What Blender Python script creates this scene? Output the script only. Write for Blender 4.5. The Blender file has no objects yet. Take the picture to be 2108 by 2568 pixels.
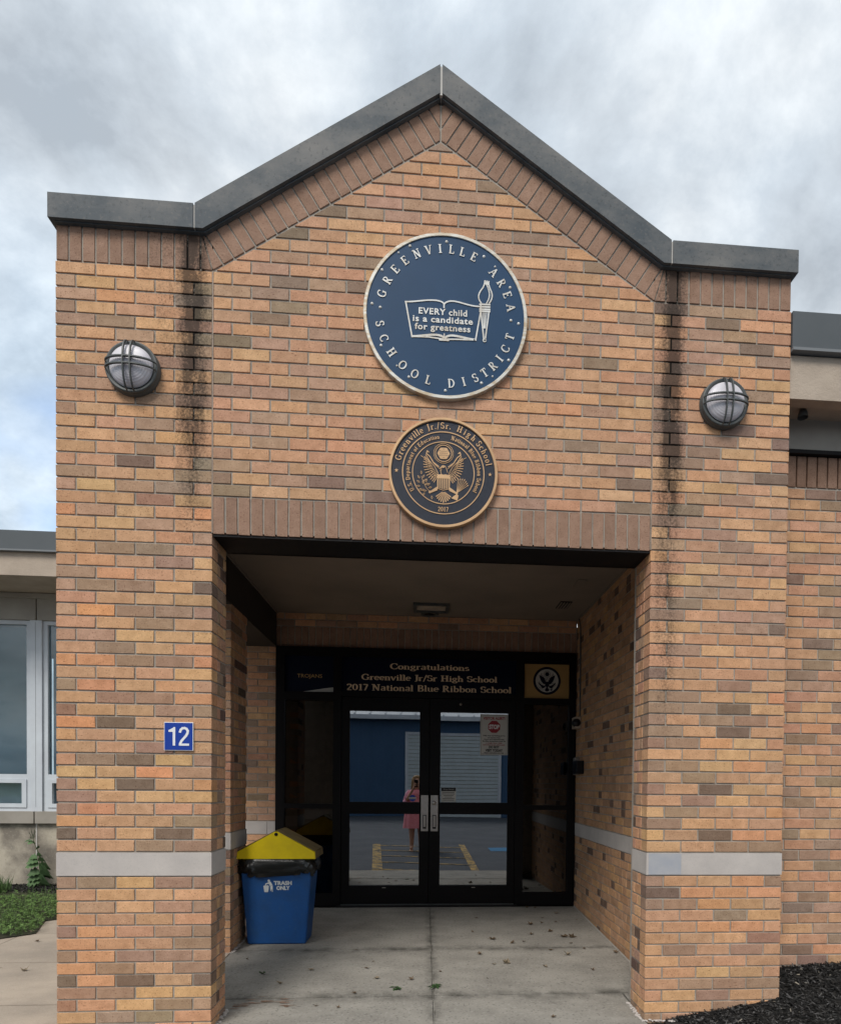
import bpy, bmesh, math, random
from mathutils import Vector, Matrix
R = math.radians
random.seed(7)
S = bpy.context.scene
C = S.collection

# ------------------------------------------------------------------ camera
cam = bpy.data.cameras.new('camera'); cam_o = bpy.data.objects.new('camera', cam); C.objects.link(cam_o)
yaw, pitch, roll = 0.07705, -0.01712, 0.00935
cam.sensor_fit = 'HORIZONTAL'; cam.sensor_width = 36
cam.lens = 1584.7 / 2108 * 36
cam.shift_x = (1054 - 1184.63) / 2108
cam.shift_y = (1993.32 - 1284) / 2108
cam.clip_start = .02; cam.clip_end = 900
fw = Vector((math.sin(yaw) * math.cos(pitch), math.cos(yaw) * math.cos(pitch), math.sin(pitch)))
rt = Vector((math.cos(yaw), -math.sin(yaw), 0)); dn = fw.cross(rt)
r2 = math.cos(roll) * rt - math.sin(roll) * dn; d2 = math.sin(roll) * rt + math.cos(roll) * dn
m = Matrix((r2, -d2, -fw)).transposed().to_4x4(); m.translation = Vector((0, -3.554, 1.3625))
cam_o.matrix_world = m
S.camera = cam_o

# ------------------------------------------------------------------ world: cloudy sky
SKY_SEED = 5.7
BLUE_OFF = (5.38, 1.26, 0)
SUN_EL, SUN_AZ = 50, 205       # azimuth clockwise from +Y, the direction the light comes from
w = bpy.data.worlds.new("World"); S.world = w; w.use_nodes = True
nt = w.node_tree; nt.nodes.clear()
def N(nt, t, **k):
    n = nt.nodes.new(t)
    for a, b in k.items():
        if a.startswith('i_'):
            key = a[2:]
            key = int(key) if key.isdigit() else key.replace('_', ' ')
            n.inputs[key].default_value = b
        else: setattr(n, a, b)
    return n
out = N(nt, 'ShaderNodeOutputWorld')
sky = N(nt, 'ShaderNodeTexSky', sky_type='NISHITA', sun_disc=False)
sky.sun_elevation = R(SUN_EL); sky.sun_rotation = R(SUN_AZ)
bgb = N(nt, 'ShaderNodeBackground', i_Strength=.15); bgc = N(nt, 'ShaderNodeBackground', i_Strength=1.0)
nt.links.new(sky.outputs[0], bgb.inputs[0])
tc = N(nt, 'ShaderNodeTexCoord'); sep = N(nt, 'ShaderNodeSeparateXYZ')
nt.links.new(tc.outputs['Generated'], sep.inputs[0])
zz = N(nt, 'ShaderNodeMath', operation='ADD', i_1=.35); nt.links.new(sep.outputs[2], zz.inputs[0])
dx = N(nt, 'ShaderNodeMath', operation='DIVIDE'); dy = N(nt, 'ShaderNodeMath', operation='DIVIDE')
nt.links.new(sep.outputs[0], dx.inputs[0]); nt.links.new(zz.outputs[0], dx.inputs[1])
nt.links.new(sep.outputs[1], dy.inputs[0]); nt.links.new(zz.outputs[0], dy.inputs[1])
cmb = N(nt, 'ShaderNodeCombineXYZ', i_2=SKY_SEED); nt.links.new(dx.outputs[0], cmb.inputs[0]); nt.links.new(dy.outputs[0], cmb.inputs[1])
n1 = N(nt, 'ShaderNodeTexNoise', i_Scale=2.3, i_Detail=12, i_Roughness=.60, i_Distortion=.15)
n2 = N(nt, 'ShaderNodeTexNoise', i_Scale=.9, i_Detail=5, i_Roughness=.5)
mp2 = N(nt, 'ShaderNodeMapping'); mp2.inputs['Location'].default_value = BLUE_OFF
nt.links.new(cmb.outputs[0], n1.inputs[0]); nt.links.new(cmb.outputs[0], mp2.inputs[0]); nt.links.new(mp2.outputs[0], n2.inputs[0])
cr = N(nt, 'ShaderNodeValToRGB')
e = cr.color_ramp.elements; e[0].position = .36; e[0].color = (.275, .288, .302, 1); e[1].position = .565; e[1].color = (.54, .54, .532, 1)
x = e.new(.465); x.color = (.385, .40, .412, 1)
nt.links.new(n1.outputs[0], cr.inputs[0]); tint = N(nt, 'ShaderNodeMapRange', i_1=.36, i_2=.60); nt.links.new(n2.outputs[0], tint.inputs[0])
mt_ = N(nt, 'ShaderNodeMix', data_type='RGBA', blend_type='MULTIPLY'); mt_.inputs[7].default_value = (.80, .92, 1.05, 1)
nt.links.new(tint.outputs[0], mt_.inputs[0]); nt.links.new(cr.outputs[0], mt_.inputs[6]); nt.links.new(mt_.outputs[2], bgc.inputs[0])
rm = N(nt, 'ShaderNodeMapRange', i_1=.615, i_2=.70, i_3=1.0, i_4=.12); nt.links.new(n2.outputs[0], rm.inputs[0])
mx = N(nt, 'ShaderNodeMixShader'); nt.links.new(rm.outputs[0], mx.inputs[0])
nt.links.new(bgb.outputs[0], mx.inputs[1]); nt.links.new(bgc.outputs[0], mx.inputs[2]); nt.links.new(mx.outputs[0], out.inputs[0])

sun = bpy.data.lights.new('sun', 'SUN'); so = bpy.data.objects.new('sun', sun); C.objects.link(so)
sun.energy = 1.5; sun.angle = R(24); sun.color = (1, .95, .88)
az, el = R(SUN_AZ), R(SUN_EL)
sd = Vector((math.sin(az) * math.cos(el), math.cos(az) * math.cos(el), math.sin(el)))
so.rotation_euler = sd.to_track_quat('Z', 'Y').to_euler()
S.render.engine = 'CYCLES'
S.view_settings.view_transform = 'Standard'; S.view_settings.look = 'None'; S.view_settings.gamma = 1
S.view_settings.use_curve_mapping = False
S.view_settings.exposure = 0.96
S.cycles.max_bounces = 8; S.cycles.diffuse_bounces = 5; S.cycles.transparent_max_bounces = 12

# ------------------------------------------------------------------ materials
def srgb(r, g, b):
    f = lambda c: ((c / 255 + .055) / 1.055) ** 2.4 if c > 10 else c / 255 / 12.92
    return (f(r), f(g), f(b), 1)
def sc(c, k): return (c[0] * k, c[1] * k, c[2] * k, 1)

def streak_group():
    """dark run-off stains below the two coping joints, in world metres"""
    g = bpy.data.node_groups.new('streak_stain', 'ShaderNodeTree')
    g.interface.new_socket('Fac', in_out='OUTPUT', socket_type='NodeSocketFloat')
    o = g.nodes.new('NodeGroupOutput'); L = g.links.new
    geo = N(g, 'ShaderNodeNewGeometry'); sp = N(g, 'ShaderNodeSeparateXYZ'); L(geo.outputs['Position'], sp.inputs[0])
    mpn = N(g, 'ShaderNodeMapping'); mpn.inputs['Scale'].default_value = (16, 1, 5); L(geo.outputs['Position'], mpn.inputs[0])
    ns = N(g, 'ShaderNodeTexNoise', i_Scale=1.0, i_Detail=7, i_Roughness=.65); L(mpn.outputs[0], ns.inputs[0])
    nf = N(g, 'ShaderNodeTexNoise', i_Scale=75, i_Detail=6, i_Roughness=.7); L(geo.outputs['Position'], nf.inputs[0])
    tot = None
    for x0, wd, ztop, z1, z0, am, pw in ((-1.262, .15, 4.35, 3.55, 2.3, 1.05, 1), (1.395, .125, 4.35, 3.4, 2.3, 1.2, 1),
                                      (-1.205, .05, 4.35, 3.9, 2.4, .6, 1), (1.375, .15, 3.2, 2.6, .95, .62, 1), (-1.35, .34, 4.2, 3.7, 2.9, .35, 1)):
        a = N(g, 'ShaderNodeMath', operation='SUBTRACT', i_1=x0); L(sp.outputs[0], a.inputs[0])
        b = N(g, 'ShaderNodeMath', operation='ABSOLUTE'); L(a.outputs[0], b.inputs[0])
        c = N(g, 'ShaderNodeMapRange', interpolation_type='SMOOTHSTEP', i_1=0., i_2=wd, i_3=1., i_4=0.); L(b.outputs[0], c.inputs[0])
        d = N(g, 'ShaderNodeMapRange', interpolation_type='SMOOTHSTEP', i_1=z0, i_2=z1, i_3=0., i_4=am); L(sp.outputs[2], d.inputs[0])
        e = N(g, 'ShaderNodeMath', operation='MULTIPLY'); L(c.outputs[0], e.inputs[0]); L(d.outputs[0], e.inputs[1])
        if tot is None: tot = e
        else:
            s = N(g, 'ShaderNodeMath', operation='MAXIMUM'); L(tot.outputs[0], s.inputs[0]); L(e.outputs[0], s.inputs[1]); tot = s
    # only the street face of the wall
    f = N(g, 'ShaderNodeMath', operation='LESS_THAN', i_1=.05); L(sp.outputs[1], f.inputs[0])
    t2 = N(g, 'ShaderNodeMath', operation='MULTIPLY'); L(tot.outputs[0], t2.inputs[0]); L(f.outputs[0], t2.inputs[1])
    r1 = N(g, 'ShaderNodeMapRange', i_1=.34, i_2=.62, i_3=.5, i_4=1.15); L(ns.outputs[0], r1.inputs[0])
    r3 = N(g, 'ShaderNodeMapRange', i_1=.3, i_2=.7, i_3=-.38, i_4=.38); L(nf.outputs[0], r3.inputs[0])
    m1 = N(g, 'ShaderNodeMath', operation='MULTIPLY'); L(t2.outputs[0], m1.inputs[0]); L(r1.outputs[0], m1.inputs[1])
    m2 = N(g, 'ShaderNodeMath', operation='ADD'); L(m1.outputs[0], m2.inputs[0]); L(r3.outputs[0], m2.inputs[1])
    m3 = N(g, 'ShaderNodeMapRange', i_1=.22, i_2=.85); L(m2.outputs[0], m3.inputs[0])
    m4 = N(g, 'ShaderNodeMapRange', i_1=0., i_2=.06); L(m1.outputs[0], m4.inputs[0])
    m5 = N(g, 'ShaderNodeMath', operation='MULTIPLY'); L(m3.outputs[0], m5.inputs[0]); L(m4.outputs[0], m5.inputs[1])
    L(m5.outputs[0], o.inputs[0]); return g
STREAK = streak_group()

def mixc(nt, fac, a, b, mode='MIX'):
    n = N(nt, 'ShaderNodeMix', data_type='RGBA', blend_type=mode)
    for s, v in ((n.inputs[0], fac), (n.inputs[6], a), (n.inputs[7], b)):
        if isinstance(v, (int, float)): s.default_value = v
        elif isinstance(v, tuple): s.default_value = v
        else: nt.links.new(v, s)
    return n.outputs[2]

JOINTS = (('y', .43, .13), ('y', 1.41, .11), ('x', .07, .07))
def mat(name, col, rough=.7, col2=None, scale=6, speck=None, speck_scale=150, spec=.3, metal=0, bump=0, bump_scale=60, streak=0,
        source=None, stretch=None, lo=.35, hi=.65, coat=0, streakcol=(.012, .011, .010, 1), grime=0):
    mt = bpy.data.materials.new(name); mt.use_nodes = True; nt = mt.node_tree; L = nt.links.new
    p = nt.nodes['Principled BSDF']
    p.inputs['Roughness'].default_value = rough; p.inputs['Metallic'].default_value = metal
    p.inputs['Specular IOR Level'].default_value = spec; p.inputs['Coat Weight'].default_value = coat
    geo = N(nt, 'ShaderNodeNewGeometry'); pos = geo.outputs['Position']
    if stretch:
        mm = N(nt, 'ShaderNodeMapping'); mm.inputs['Scale'].default_value = stretch; L(pos, mm.inputs[0]); spos = mm.outputs[0]
    else: spos = pos
    if source == 'object': cur = N(nt, 'ShaderNodeObjectInfo').outputs['Color']
    elif source == 'attr': cur = N(nt, 'ShaderNodeVertexColor', layer_name='Col').outputs[0]
    else: cur = col
    if col2 is not None:
        ns = N(nt, 'ShaderNodeTexNoise', i_Scale=scale, i_Detail=8, i_Roughness=.6); L(spos, ns.inputs[0])
        r = N(nt, 'ShaderNodeMapRange', i_1=lo, i_2=hi); L(ns.outputs[0], r.inputs[0])
        if source: cur = mixc(nt, r.outputs[0], cur, mixc(nt, 1., cur, col2, 'MULTIPLY'))
        else: cur = mixc(nt, r.outputs[0], col, col2)
    if speck:
        n3 = N(nt, 'ShaderNodeTexNoise', i_Scale=speck_scale, i_Detail=1.5, i_Roughness=.5); L(pos, n3.inputs[0])
        r = N(nt, 'ShaderNodeMapRange', i_1=.61, i_2=.70, i_4=speck[0]); L(n3.outputs[0], r.inputs[0])
        cur = mixc(nt, r.outputs[0], cur, mixc(nt, 1., cur, (.42, .30, .24, 1), 'MULTIPLY') if source else speck[1])
        r = N(nt, 'ShaderNodeMapRange', i_1=.40, i_2=.30, i_4=speck[0]); L(n3.outputs[0], r.inputs[0])
        cur = mixc(nt, r.outputs[0], cur, mixc(nt, 1., cur, (1.3, 1.28, 1.25, 1), 'MULTIPLY') if source else speck[2])
    if grime:
        sp = N(nt, 'ShaderNodeSeparateXYZ'); L(pos, sp.inputs[0])
        ng = N(nt, 'ShaderNodeTexNoise', i_Scale=7, i_Detail=6, i_Roughness=.65); L(pos, ng.inputs[0])
        for ax, v0, wd in JOINTS:
            a = N(nt, 'ShaderNodeMath', operation='SUBTRACT', i_1=v0); L(sp.outputs[0 if ax == 'x' else 1], a.inputs[0])
            a2 = N(nt, 'ShaderNodeMath', operation='ABSOLUTE'); L(a.outputs[0], a2.inputs[0])
            r = N(nt, 'ShaderNodeMapRange', interpolation_type='SMOOTHSTEP', i_1=.004, i_2=wd, i_3=1., i_4=0.); L(a2.outputs[0], r.inputs[0])
            q = N(nt, 'ShaderNodeMapRange', i_1=.38, i_2=.66, i_3=0., i_4=grime); L(ng.outputs[0], q.inputs[0])
            t = N(nt, 'ShaderNodeMath', operation='MULTIPLY', use_clamp=True); L(r.outputs[0], t.inputs[0]); L(q.outputs[0], t.inputs[1])
            cur = mixc(nt, t.outputs[0], cur, (.045, .042, .035, 1))
    if streak:
        gn = N(nt, 'ShaderNodeGroup'); gn.node_tree = STREAK
        q = N(nt, 'ShaderNodeMath', operation='MULTIPLY', i_1=streak); L(gn.outputs[0], q.inputs[0])
        cur = mixc(nt, q.outputs[0], cur, streakcol)
    if isinstance(cur, tuple): p.inputs['Base Color'].default_value = cur
    else: L(cur, p.inputs['Base Color'])
    if bump:
        nb = N(nt, 'ShaderNodeTexNoise', i_Scale=bump_scale, i_Detail=5, i_Roughness=.65); L(spos, nb.inputs[0])
        b = N(nt, 'ShaderNodeBump', i_Strength=bump, i_Distance=.004); L(nb.outputs[0], b.inputs['Height']); L(b.outputs[0], p.inputs['Normal'])
    return mt

M = {}
BK = dict(rough=.82, scale=17, spec=.2, speck=(.75, None, None), speck_scale=125, bump=.6, bump_scale=130, lo=.3, hi=.75)
M['brick'] = mat('brick_face', None, col2=(.70, .66, .62, 1), source='object', streak=.80, **BK)
M['brick_attr'] = mat('brick_joined', None, col2=(.70, .66, .62, 1), source='attr', streak=.80, **BK)
M['mortar'] = mat('mortar', (.40, .355, .30, 1), .95, (.30, .27, .235, 1), 14, speck=(.4, (.22, .19, .17, 1), (.55, .51, .46, 1)), speck_scale=200, bump=.8, bump_scale=200, streak=1.0, spec=.1)
M['sealant'] = mat('joint_sealant', (.33, .25, .19, 1), .6, (.25, .19, .15, 1), 30, streak=.9)
M['limestone'] = mat('limestone_band', (.52, .475, .44, 1), .85, (.43, .395, .37, 1), 4, bump=.25, bump_scale=90, speck=(.3, (.25, .25, .25, 1), (.45, .43, .41, 1)), speck_scale=220)
M['limestone2'] = mat('limestone_patch', (.33, .345, .38, 1), .85, (.42, .41, .41, 1), 5, bump=.2, bump_scale=90)
M['coping'] = mat('dark_weathered_coping', (.066, .079, .090, 1), .66, (.19, .182, .172, 1), 1.9, bump=.15, bump_scale=40, speck=(.35, (.03, .034, .038, 1), (.16, .15, .14, 1)), speck_scale=60, stretch=(1.2, 1, 2.0), lo=.38, hi=.72)
M['caulk'] = mat('pale_caulk', (.50, .48, .45, 1), .7)
M['steel_black'] = mat('black_steel', (.009, .009, .010, 1), .6, (.014, .012, .012, 1), 5, spec=.15)
M['alum'] = mat('dark_bronze_aluminium', (.0055, .005, .0055, 1), .5, (.0075, .0065, .0065, 1), 3, spec=.12)
M['beampaint'] = mat('dark_brown_beam_paint', (.045, .040, .035, 1), .7, (.035, .031, .028, 1), 3)
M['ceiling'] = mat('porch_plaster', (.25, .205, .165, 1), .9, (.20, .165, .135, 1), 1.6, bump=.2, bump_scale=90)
M['concrete'] = mat('porch_concrete', (.29, .272, .24, 1), .9, (.205, .192, .17, 1), 3.2, lo=.38, hi=.68, bump=.5, bump_scale=70, speck=(.6, (.10, .095, .085, 1), (.33, .32, .29, 1)), speck_scale=60, stretch=(.9, 1.5, 1), grime=.75)
M['concrete_walk'] = mat('walk_concrete', (.42, .35, .28, 1), .9, (.29, .245, .20, 1), 1.7, bump=.35, bump_scale=70, speck=(.35, (.2, .18, .15, 1), (.46, .42, .37, 1)), speck_scale=120, stretch=(.9, 1.4, 1))
M['joint'] = mat('joint_dirt', (.022, .02, .017, 1), .95, (.05, .045, .038, 1), 20)
M['navy'] = mat('navy_enamel', (.009, .042, .098, 1), .5, (.011, .048, .112, 1), 3, spec=.2)
M['navy_dark'] = mat('pebbled_navy_enamel', (.010, .014, .026, 1), .5, (.014, .019, .034, 1), 40, bump=.5, bump_scale=220)
M['silver'] = mat('worn_aluminium', (.55, .54, .50, 1), .5, (.42, .34, .24, 1), 12, metal=.25, stretch=(1, 1, 3.5), lo=.42, hi=.6)
M['letter'] = mat('aluminium_letter', (.56, .56, .54, 1), .5, (.42, .37, .30, 1), 14, metal=.2, lo=.45, hi=.7)
M['bronze'] = mat('polished_bronze', (.58, .37, .20, 1), .45, (.46, .285, .155, 1), 9, metal=.2)
M['lampmetal'] = mat('grey_lamp_casting', (.060, .068, .068, 1), .5, (.085, .09, .088, 1), 12, spec=.4)
M['lens'] = mat('ribbed_lens', (.62, .60, .63, 1), .35, (.48, .46, .50, 1), 12, spec=.6)
M['signblue'] = mat('sign_blue', (.010, .045, .30, 1), .4)
M['white'] = mat('white_print', (.75, .75, .75, 1), .5)
M['whitevinyl'] = mat('white_vinyl', (.62, .64, .64, 1), .5, (.55, .57, .57, 1), 8)
M['paper'] = mat('printed_paper', (.50, .49, .45, 1), .7)
M['black'] = mat('black_print', (.015, .015, .015, 1), .5)
M['darkred'] = mat('stop_red', (.28, .02, .03, 1), .5)
M['gold'] = mat('gold_print', (.40, .25, .09, 1), .6)
M['tan'] = mat('tan_letters', (.72, .55, .36, 1), .55)
M['bannerblue'] = mat('banner_navy', (.004, .007, .020, 1), .6, spec=.1)
M['binblue'] = mat('bin_blue_plastic', (.014, .085, .28, 1), .5, (.018, .075, .22, 1), 7, spec=.3, speck=(.25, (.05, .11, .24, 1), (.012, .06, .2, 1)), speck_scale=35)
M['lidyellow'] = mat('lid_yellow_plastic', (.80, .61, .010, 1), .45, (.70, .52, .014, 1), 9, spec=.3)
M['lidbrown'] = mat('lid_faded_top', (.21, .16, .075, 1), .7, (.14, .11, .06, 1), 9, spec=.15)
M['bag'] = mat('black_bag_plastic', (.010, .011, .011, 1), .28, spec=.5, bump=.6, bump_scale=18)
M['stainless'] = mat('brushed_steel', (.42, .39, .36, 1), .38, (.36, .33, .30, 1), 30, metal=.7)
M['stucco'] = mat('tan_stucco', (.44, .365, .295, 1), .92, (.37, .305, .245, 1), 5, bump=.9, bump_scale=75)
M['fascia'] = mat('grey_metal_fascia', (.078, .088, .095, 1), .5, (.09, .10, .108, 1), 2)
M['fascia_drip'] = mat('fascia_drip', (.17, .18, .19, 1), .5)
M['panel'] = mat('grey_panel', (.36, .34, .30, 1), .85, (.30, .28, .25, 1), 3, bump=.2)
M['winframe'] = mat('white_window_frame', (.56, .60, .64, 1), .45, (.50, .53, .57, 1), 4)
M['oldconcrete'] = mat('stained_concrete_wall', (.46, .41, .33, 1), .9, (.20, .175, .145, 1), 2.6, lo=.42, hi=.62, bump=.5, bump_scale=30, speck=(.4, (.19, .17, .14, 1), (.42, .39, .34, 1)), speck_scale=50)
M['sill'] = mat('window_sill_stone', (.33, .30, .265, 1), .85, (.28, .255, .22, 1), 5)
M['asphalt'] = mat('asphalt', (.055, .061, .072, 1), .9, (.08, .086, .098, 1), 1.2, bump=.4, speck=(.4, (.03, .03, .03, 1), (.12, .12, .12, 1)), speck_scale=90)
M['roadpaint'] = mat('worn_yellow_paint', (.42, .27, .085, 1), .8, (.085, .08, .07, 1), 9, lo=.44, hi=.58)
M['roadblue'] = mat('blue_road_paint', (.04, .16, .30, 1), .8)
M['soil'] = mat('lawn_soil', (.050, .045, .03, 1), .95, (.035, .045, .02, 1), 8)
M['grassbase'] = mat('far_grass', (.05, .075, .025, 1), .95, (.08, .09, .04, 1), 3)
M['mulch'] = mat('black_mulch_bed', (.010, .0095, .0092, 1), .95, (.022, .02, .018, 1), 30, bump=1, bump_scale=70)
M['chip'] = mat('bark_chips', None, .9, (.6, .6, .6, 1), 60, source='attr')
M['leafgreen'] = mat('weed_green', None, .65, (.7, .75, .7, 1), 30, source='attr')
M['dryleaf'] = mat('dry_leaf', (.085, .055, .032, 1), .85, (.15, .105, .065, 1), 40)
M['paleleaf'] = mat('pale_dry_leaf', (.25, .20, .14, 1), .85, (.15, .12, .08, 1), 50)
M['greenleaf'] = mat('fallen_green_leaf', (.05, .09, .03, 1), .7, (.035, .06, .02, 1), 40)
M['barnblue'] = mat('blue_metal_siding', (.038, .088, .165, 1), .6, (.045, .10, .185, 1), 2)
M['barnroof'] = mat('pale_metal_roof', (.55, .57, .60, 1), .45, (.48, .50, .53, 1), 3)
M['barnwhite'] = mat('white_garage_panel', (.50, .55, .56, 1), .55, (.46, .50, .50, 1), 2)
M['skin'] = mat('skin', (.52, .30, .21, 1), .55)
M['hair'] = mat('blond_brown_hair', (.22, .13, .06, 1), .6, (.36, .23, .11, 1), 60, stretch=(6, 6, .7))
M['dress'] = mat('pink_dress', (.88, .33, .37, 1), .85, (.80, .26, .30, 1), 14)
M['sleeve'] = mat('pale_pink_cloth', (.85, .40, .50, 1), .85)
M['phone'] = mat('black_phone', (.01, .01, .012, 1), .3)
M['interior'] = mat('dark_interior', (.030, .028, .027, 1), .9, (.05, .045, .04, 1), 2)
M['intfloor'] = mat('interior_floor', (.06, .055, .05, 1), .6)

def glassmat(name, refl, tint, rough=.0):
    mt = bpy.data.materials.new(name); mt.use_nodes = True; nt = mt.node_tree; nt.nodes.clear(); L = nt.links.new
    o = N(nt, 'ShaderNodeOutputMaterial'); t = N(nt, 'ShaderNodeBsdfTransparent'); t.inputs[0].default_value = tint
    g = N(nt, 'ShaderNodeBsdfGlossy'); g.inputs[0].default_value = (.92, .96, 1, 1); g.inputs['Roughness'].default_value = rough
    lw = N(nt, 'ShaderNodeLayerWeight', i_Blend=.25)
    mr = N(nt, 'ShaderNodeMapRange', i_1=0., i_2=1., i_3=refl, i_4=.95); L(lw.outputs['Fresnel'], mr.inputs[0])
    geo = N(nt, 'ShaderNodeNewGeometry'); nz = N(nt, 'ShaderNodeTexNoise', i_Scale=2.2, i_Detail=1); L(geo.outputs['Position'], nz.inputs[0])
    b = N(nt, 'ShaderNodeBump', i_Strength=.05, i_Distance=.004); L(nz.outputs[0], b.inputs['Height']); L(b.outputs[0], g.inputs['Normal'])
    m = N(nt, 'ShaderNodeMixShader'); L(mr.outputs[0], m.inputs[0]); L(t.outputs[0], m.inputs[1]); L(g.outputs[0], m.inputs[2]); L(m.outputs[0], o.inputs[0])
    return mt
M['doorglass'] = glassmat('tinted_door_glass', .30, (.25, .26, .27, 1))
M['sideglass'] = glassmat('dark_sidelight_glass', .075, (.25, .25, .25, 1))
M['winglass'] = glassmat('window_glass', .06, (.75, .82, .84, 1))
M['blind'] = mat('grey_green_blind', (.11, .20, .215, 1), .8, (.085, .155, .165, 1), 1.4)

# ------------------------------------------------------------------ object helpers
def link(name, me, mt=None, parent=None, loc=None, rot=None):
    o = bpy.data.objects.new(name, me); C.objects.link(o)
    if mt is not None and me is not None and not me.materials: me.materials.append(M[mt] if isinstance(mt, str) else mt)
    if parent: o.parent = parent
    if loc is not None: o.location = loc
    if rot is not None: o.rotation_euler = rot
    return o
def tag(o, label=None, cat=None, group=None, kind=None):
    if label: o['label'] = label
    if cat: o['category'] = cat
    if group: o['group'] = group
    if kind: o['kind'] = kind
    return o
def thing(name, label, cat, loc=(0, 0, 0), group=None):
    return tag(link(name, None, loc=loc), label, cat, group)
class B:
    """collects faces of ONE mesh"""
    def __init__(s): s.v = []; s.f = []; s.c = []
    def quadmesh(s, vs, fs, col=None):
        k = len(s.v); s.v += [tuple(v) for v in vs]; s.f += [tuple(k + i for i in f) for f in fs]
        s.c += [col] * len(fs); return s
    def box(s, x0, x1, y0, y1, z0, z1, col=None):
        vs = [(x, y, z) for x in (x0, x1) for y in (y0, y1) for z in (z0, z1)]
        return s.quadmesh(vs, [(0, 1, 3, 2), (4, 6, 7, 5), (0, 4, 5, 1), (2, 3, 7, 6), (0, 2, 6, 4), (1, 5, 7, 3)], col)
    def cbox(s, x0, x1, y0, y1, z0, z1, b=.004):
        bm = bmesh.new(); bmesh.ops.create_cube(bm, size=1)
        for v in bm.verts: v.co = Vector(((x0 + x1) / 2 + v.co.x * (x1 - x0), (y0 + y1) / 2 + v.co.y * (y1 - y0), (z0 + z1) / 2 + v.co.z * (z1 - z0)))
        bmesh.ops.bevel(bm, geom=bm.edges[:], offset=b, segments=2, affect='EDGES', profile=.6)
        s.addbm(bm); return s
    def addbm(s, bm, mtx=None):
        bm.verts.index_update()
        s.quadmesh([(mtx @ v.co if mtx else v.co) for v in bm.verts], [[v.index for v in f.verts] for f in bm.faces]); bm.free()
    def tube(s, pts, r, n=8, caps=True):
        pts = [Vector(p) for p in pts]; rs = r if isinstance(r, (list, tuple)) else [r] * len(pts)
        k = len(s.v); up = Vector((0, 0, 1))
        for i, p in enumerate(pts):
            t = (pts[min(i + 1, len(pts) - 1)] - pts[max(i - 1, 0)]).normalized()
            a = t.cross(up) if abs(t.dot(up)) < .95 else t.cross(Vector((1, 0, 0))); a.normalize(); b = t.cross(a)
            for j in range(n):
                q = j / n * 2 * math.pi; s.v.append(tuple(p + (a * math.cos(q) + b * math.sin(q)) * rs[i]))
        for i in range(len(pts) - 1):
            for j in range(n):
                s.f.append((k + i * n + j, k + i * n + (j + 1) % n, k + (i + 1) * n + (j + 1) % n, k + (i + 1) * n + j)); s.c.append(None)
        if caps:
            s.f.append(tuple(k + j for j in range(n))[::-1]); s.f.append(tuple(k + (len(pts) - 1) * n + j for j in range(n))); s.c += [None, None]
        return s
    def lathe(s, prof, n=48, axis='y', c=(0, 0, 0)):
        """profile of (radius, offset); the axis points to -Y (out of the wall) for 'y', up for 'z'"""
        k = len(s.v)
        for r, h in prof:
            for j in range(n):
                q = j / n * 2 * math.pi
                if axis == 'y': s.v.append((c[0] + r * math.cos(q), c[1] - h, c[2] + r * math.sin(q)))
                else: s.v.append((c[0] + r * math.cos(q), c[1] + r * math.sin(q), c[2] + h))
        for i in range(len(prof) - 1):
            for j in range(n):
                s.f.append((k + i * n + j, k + i * n + (j + 1) % n, k + (i + 1) * n + (j + 1) % n, k + (i + 1) * n + j)); s.c.append(None)
        return s
    def prism(s, poly, y0, y1, col=None):
        """polygon in (x,z) from y0 (front) to y1"""
        n = len(poly); k = len(s.v)
        s.v += [(p[0], y0, p[1]) for p in poly] + [(p[0], y1, p[1]) for p in poly]
        s.f.append(tuple(k + i for i in range(n))); s.f.append(tuple(k + n + i for i in range(n))[::-1]); s.c += [col, col]
        for i in range(n):
            s.f.append((k + i, k + (i + 1) % n, k + n + (i + 1) % n, k + n + i)); s.c.append(col)
        return s
    def mesh(s, name, smooth=False, fix=True):
        me = bpy.data.meshes.new(name); me.from_pydata(s.v, [], s.f)
        if any(c is not None for c in s.c):
            at = me.color_attributes.new('Col', 'FLOAT_COLOR', 'CORNER'); i = 0
            buf = []
            for f, c in zip(s.f, s.c): buf += list(c or (.5, .5, .5, 1)) * len(f)
            at.data.foreach_set('color', buf)
        if fix:
            bm = bmesh.new(); bm.from_mesh(me); bmesh.ops.recalc_face_normals(bm, faces=bm.faces); bm.to_mesh(me); bm.free()
        if smooth: me.polygons.foreach_set('use_smooth', [True] * len(me.polygons))
        me.update(); return me
    def obj(s, name, mt, parent=None, smooth=False, loc=None, rot=None, fix=True):
        return link(name, s.mesh(name, smooth, fix), mt, parent, loc, rot)

# ------------------------------------------------------------------ bricks
b_, c_ = .2032, .06684          # brick and course pitch
JT = .0092
ZB = .975                       # top of the stone band = course datum
PAL = [((196, 150, 115), 26), ((188, 143, 114), 25), ((205, 161, 120), 12), ((170, 138, 116), 13), ((147, 124, 106), 9), ((128, 110, 97), 5), ((206, 153, 114), 4), ((176, 141, 117), 7)]
PW = [p[1] for p in PAL]
BRK = 1.13
def pick(rng, hdr_dark=0.):
    if hdr_dark and rng.random() < hdr_dark: c = (106, 88, 77)
    else: c = rng.choices(PAL, PW)[0][0]
    k = rng.uniform(.96, 1.04)
    c = srgb(*[min(255, v * k + rng.uniform(-3, 3)) for v in c])
    return sc(c, BRK)
KEY = {'t': (195, 150, 115), 'y': (208, 163, 117), 'o': (208, 150, 108), 'O': (216, 152, 102), 'R': (208, 146, 104), 'b': (158, 129, 108), 'd': (116, 99, 86),
       'D': (154, 118, 96), 'p': (178, 142, 117), 'g': (146, 130, 110)}
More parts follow.
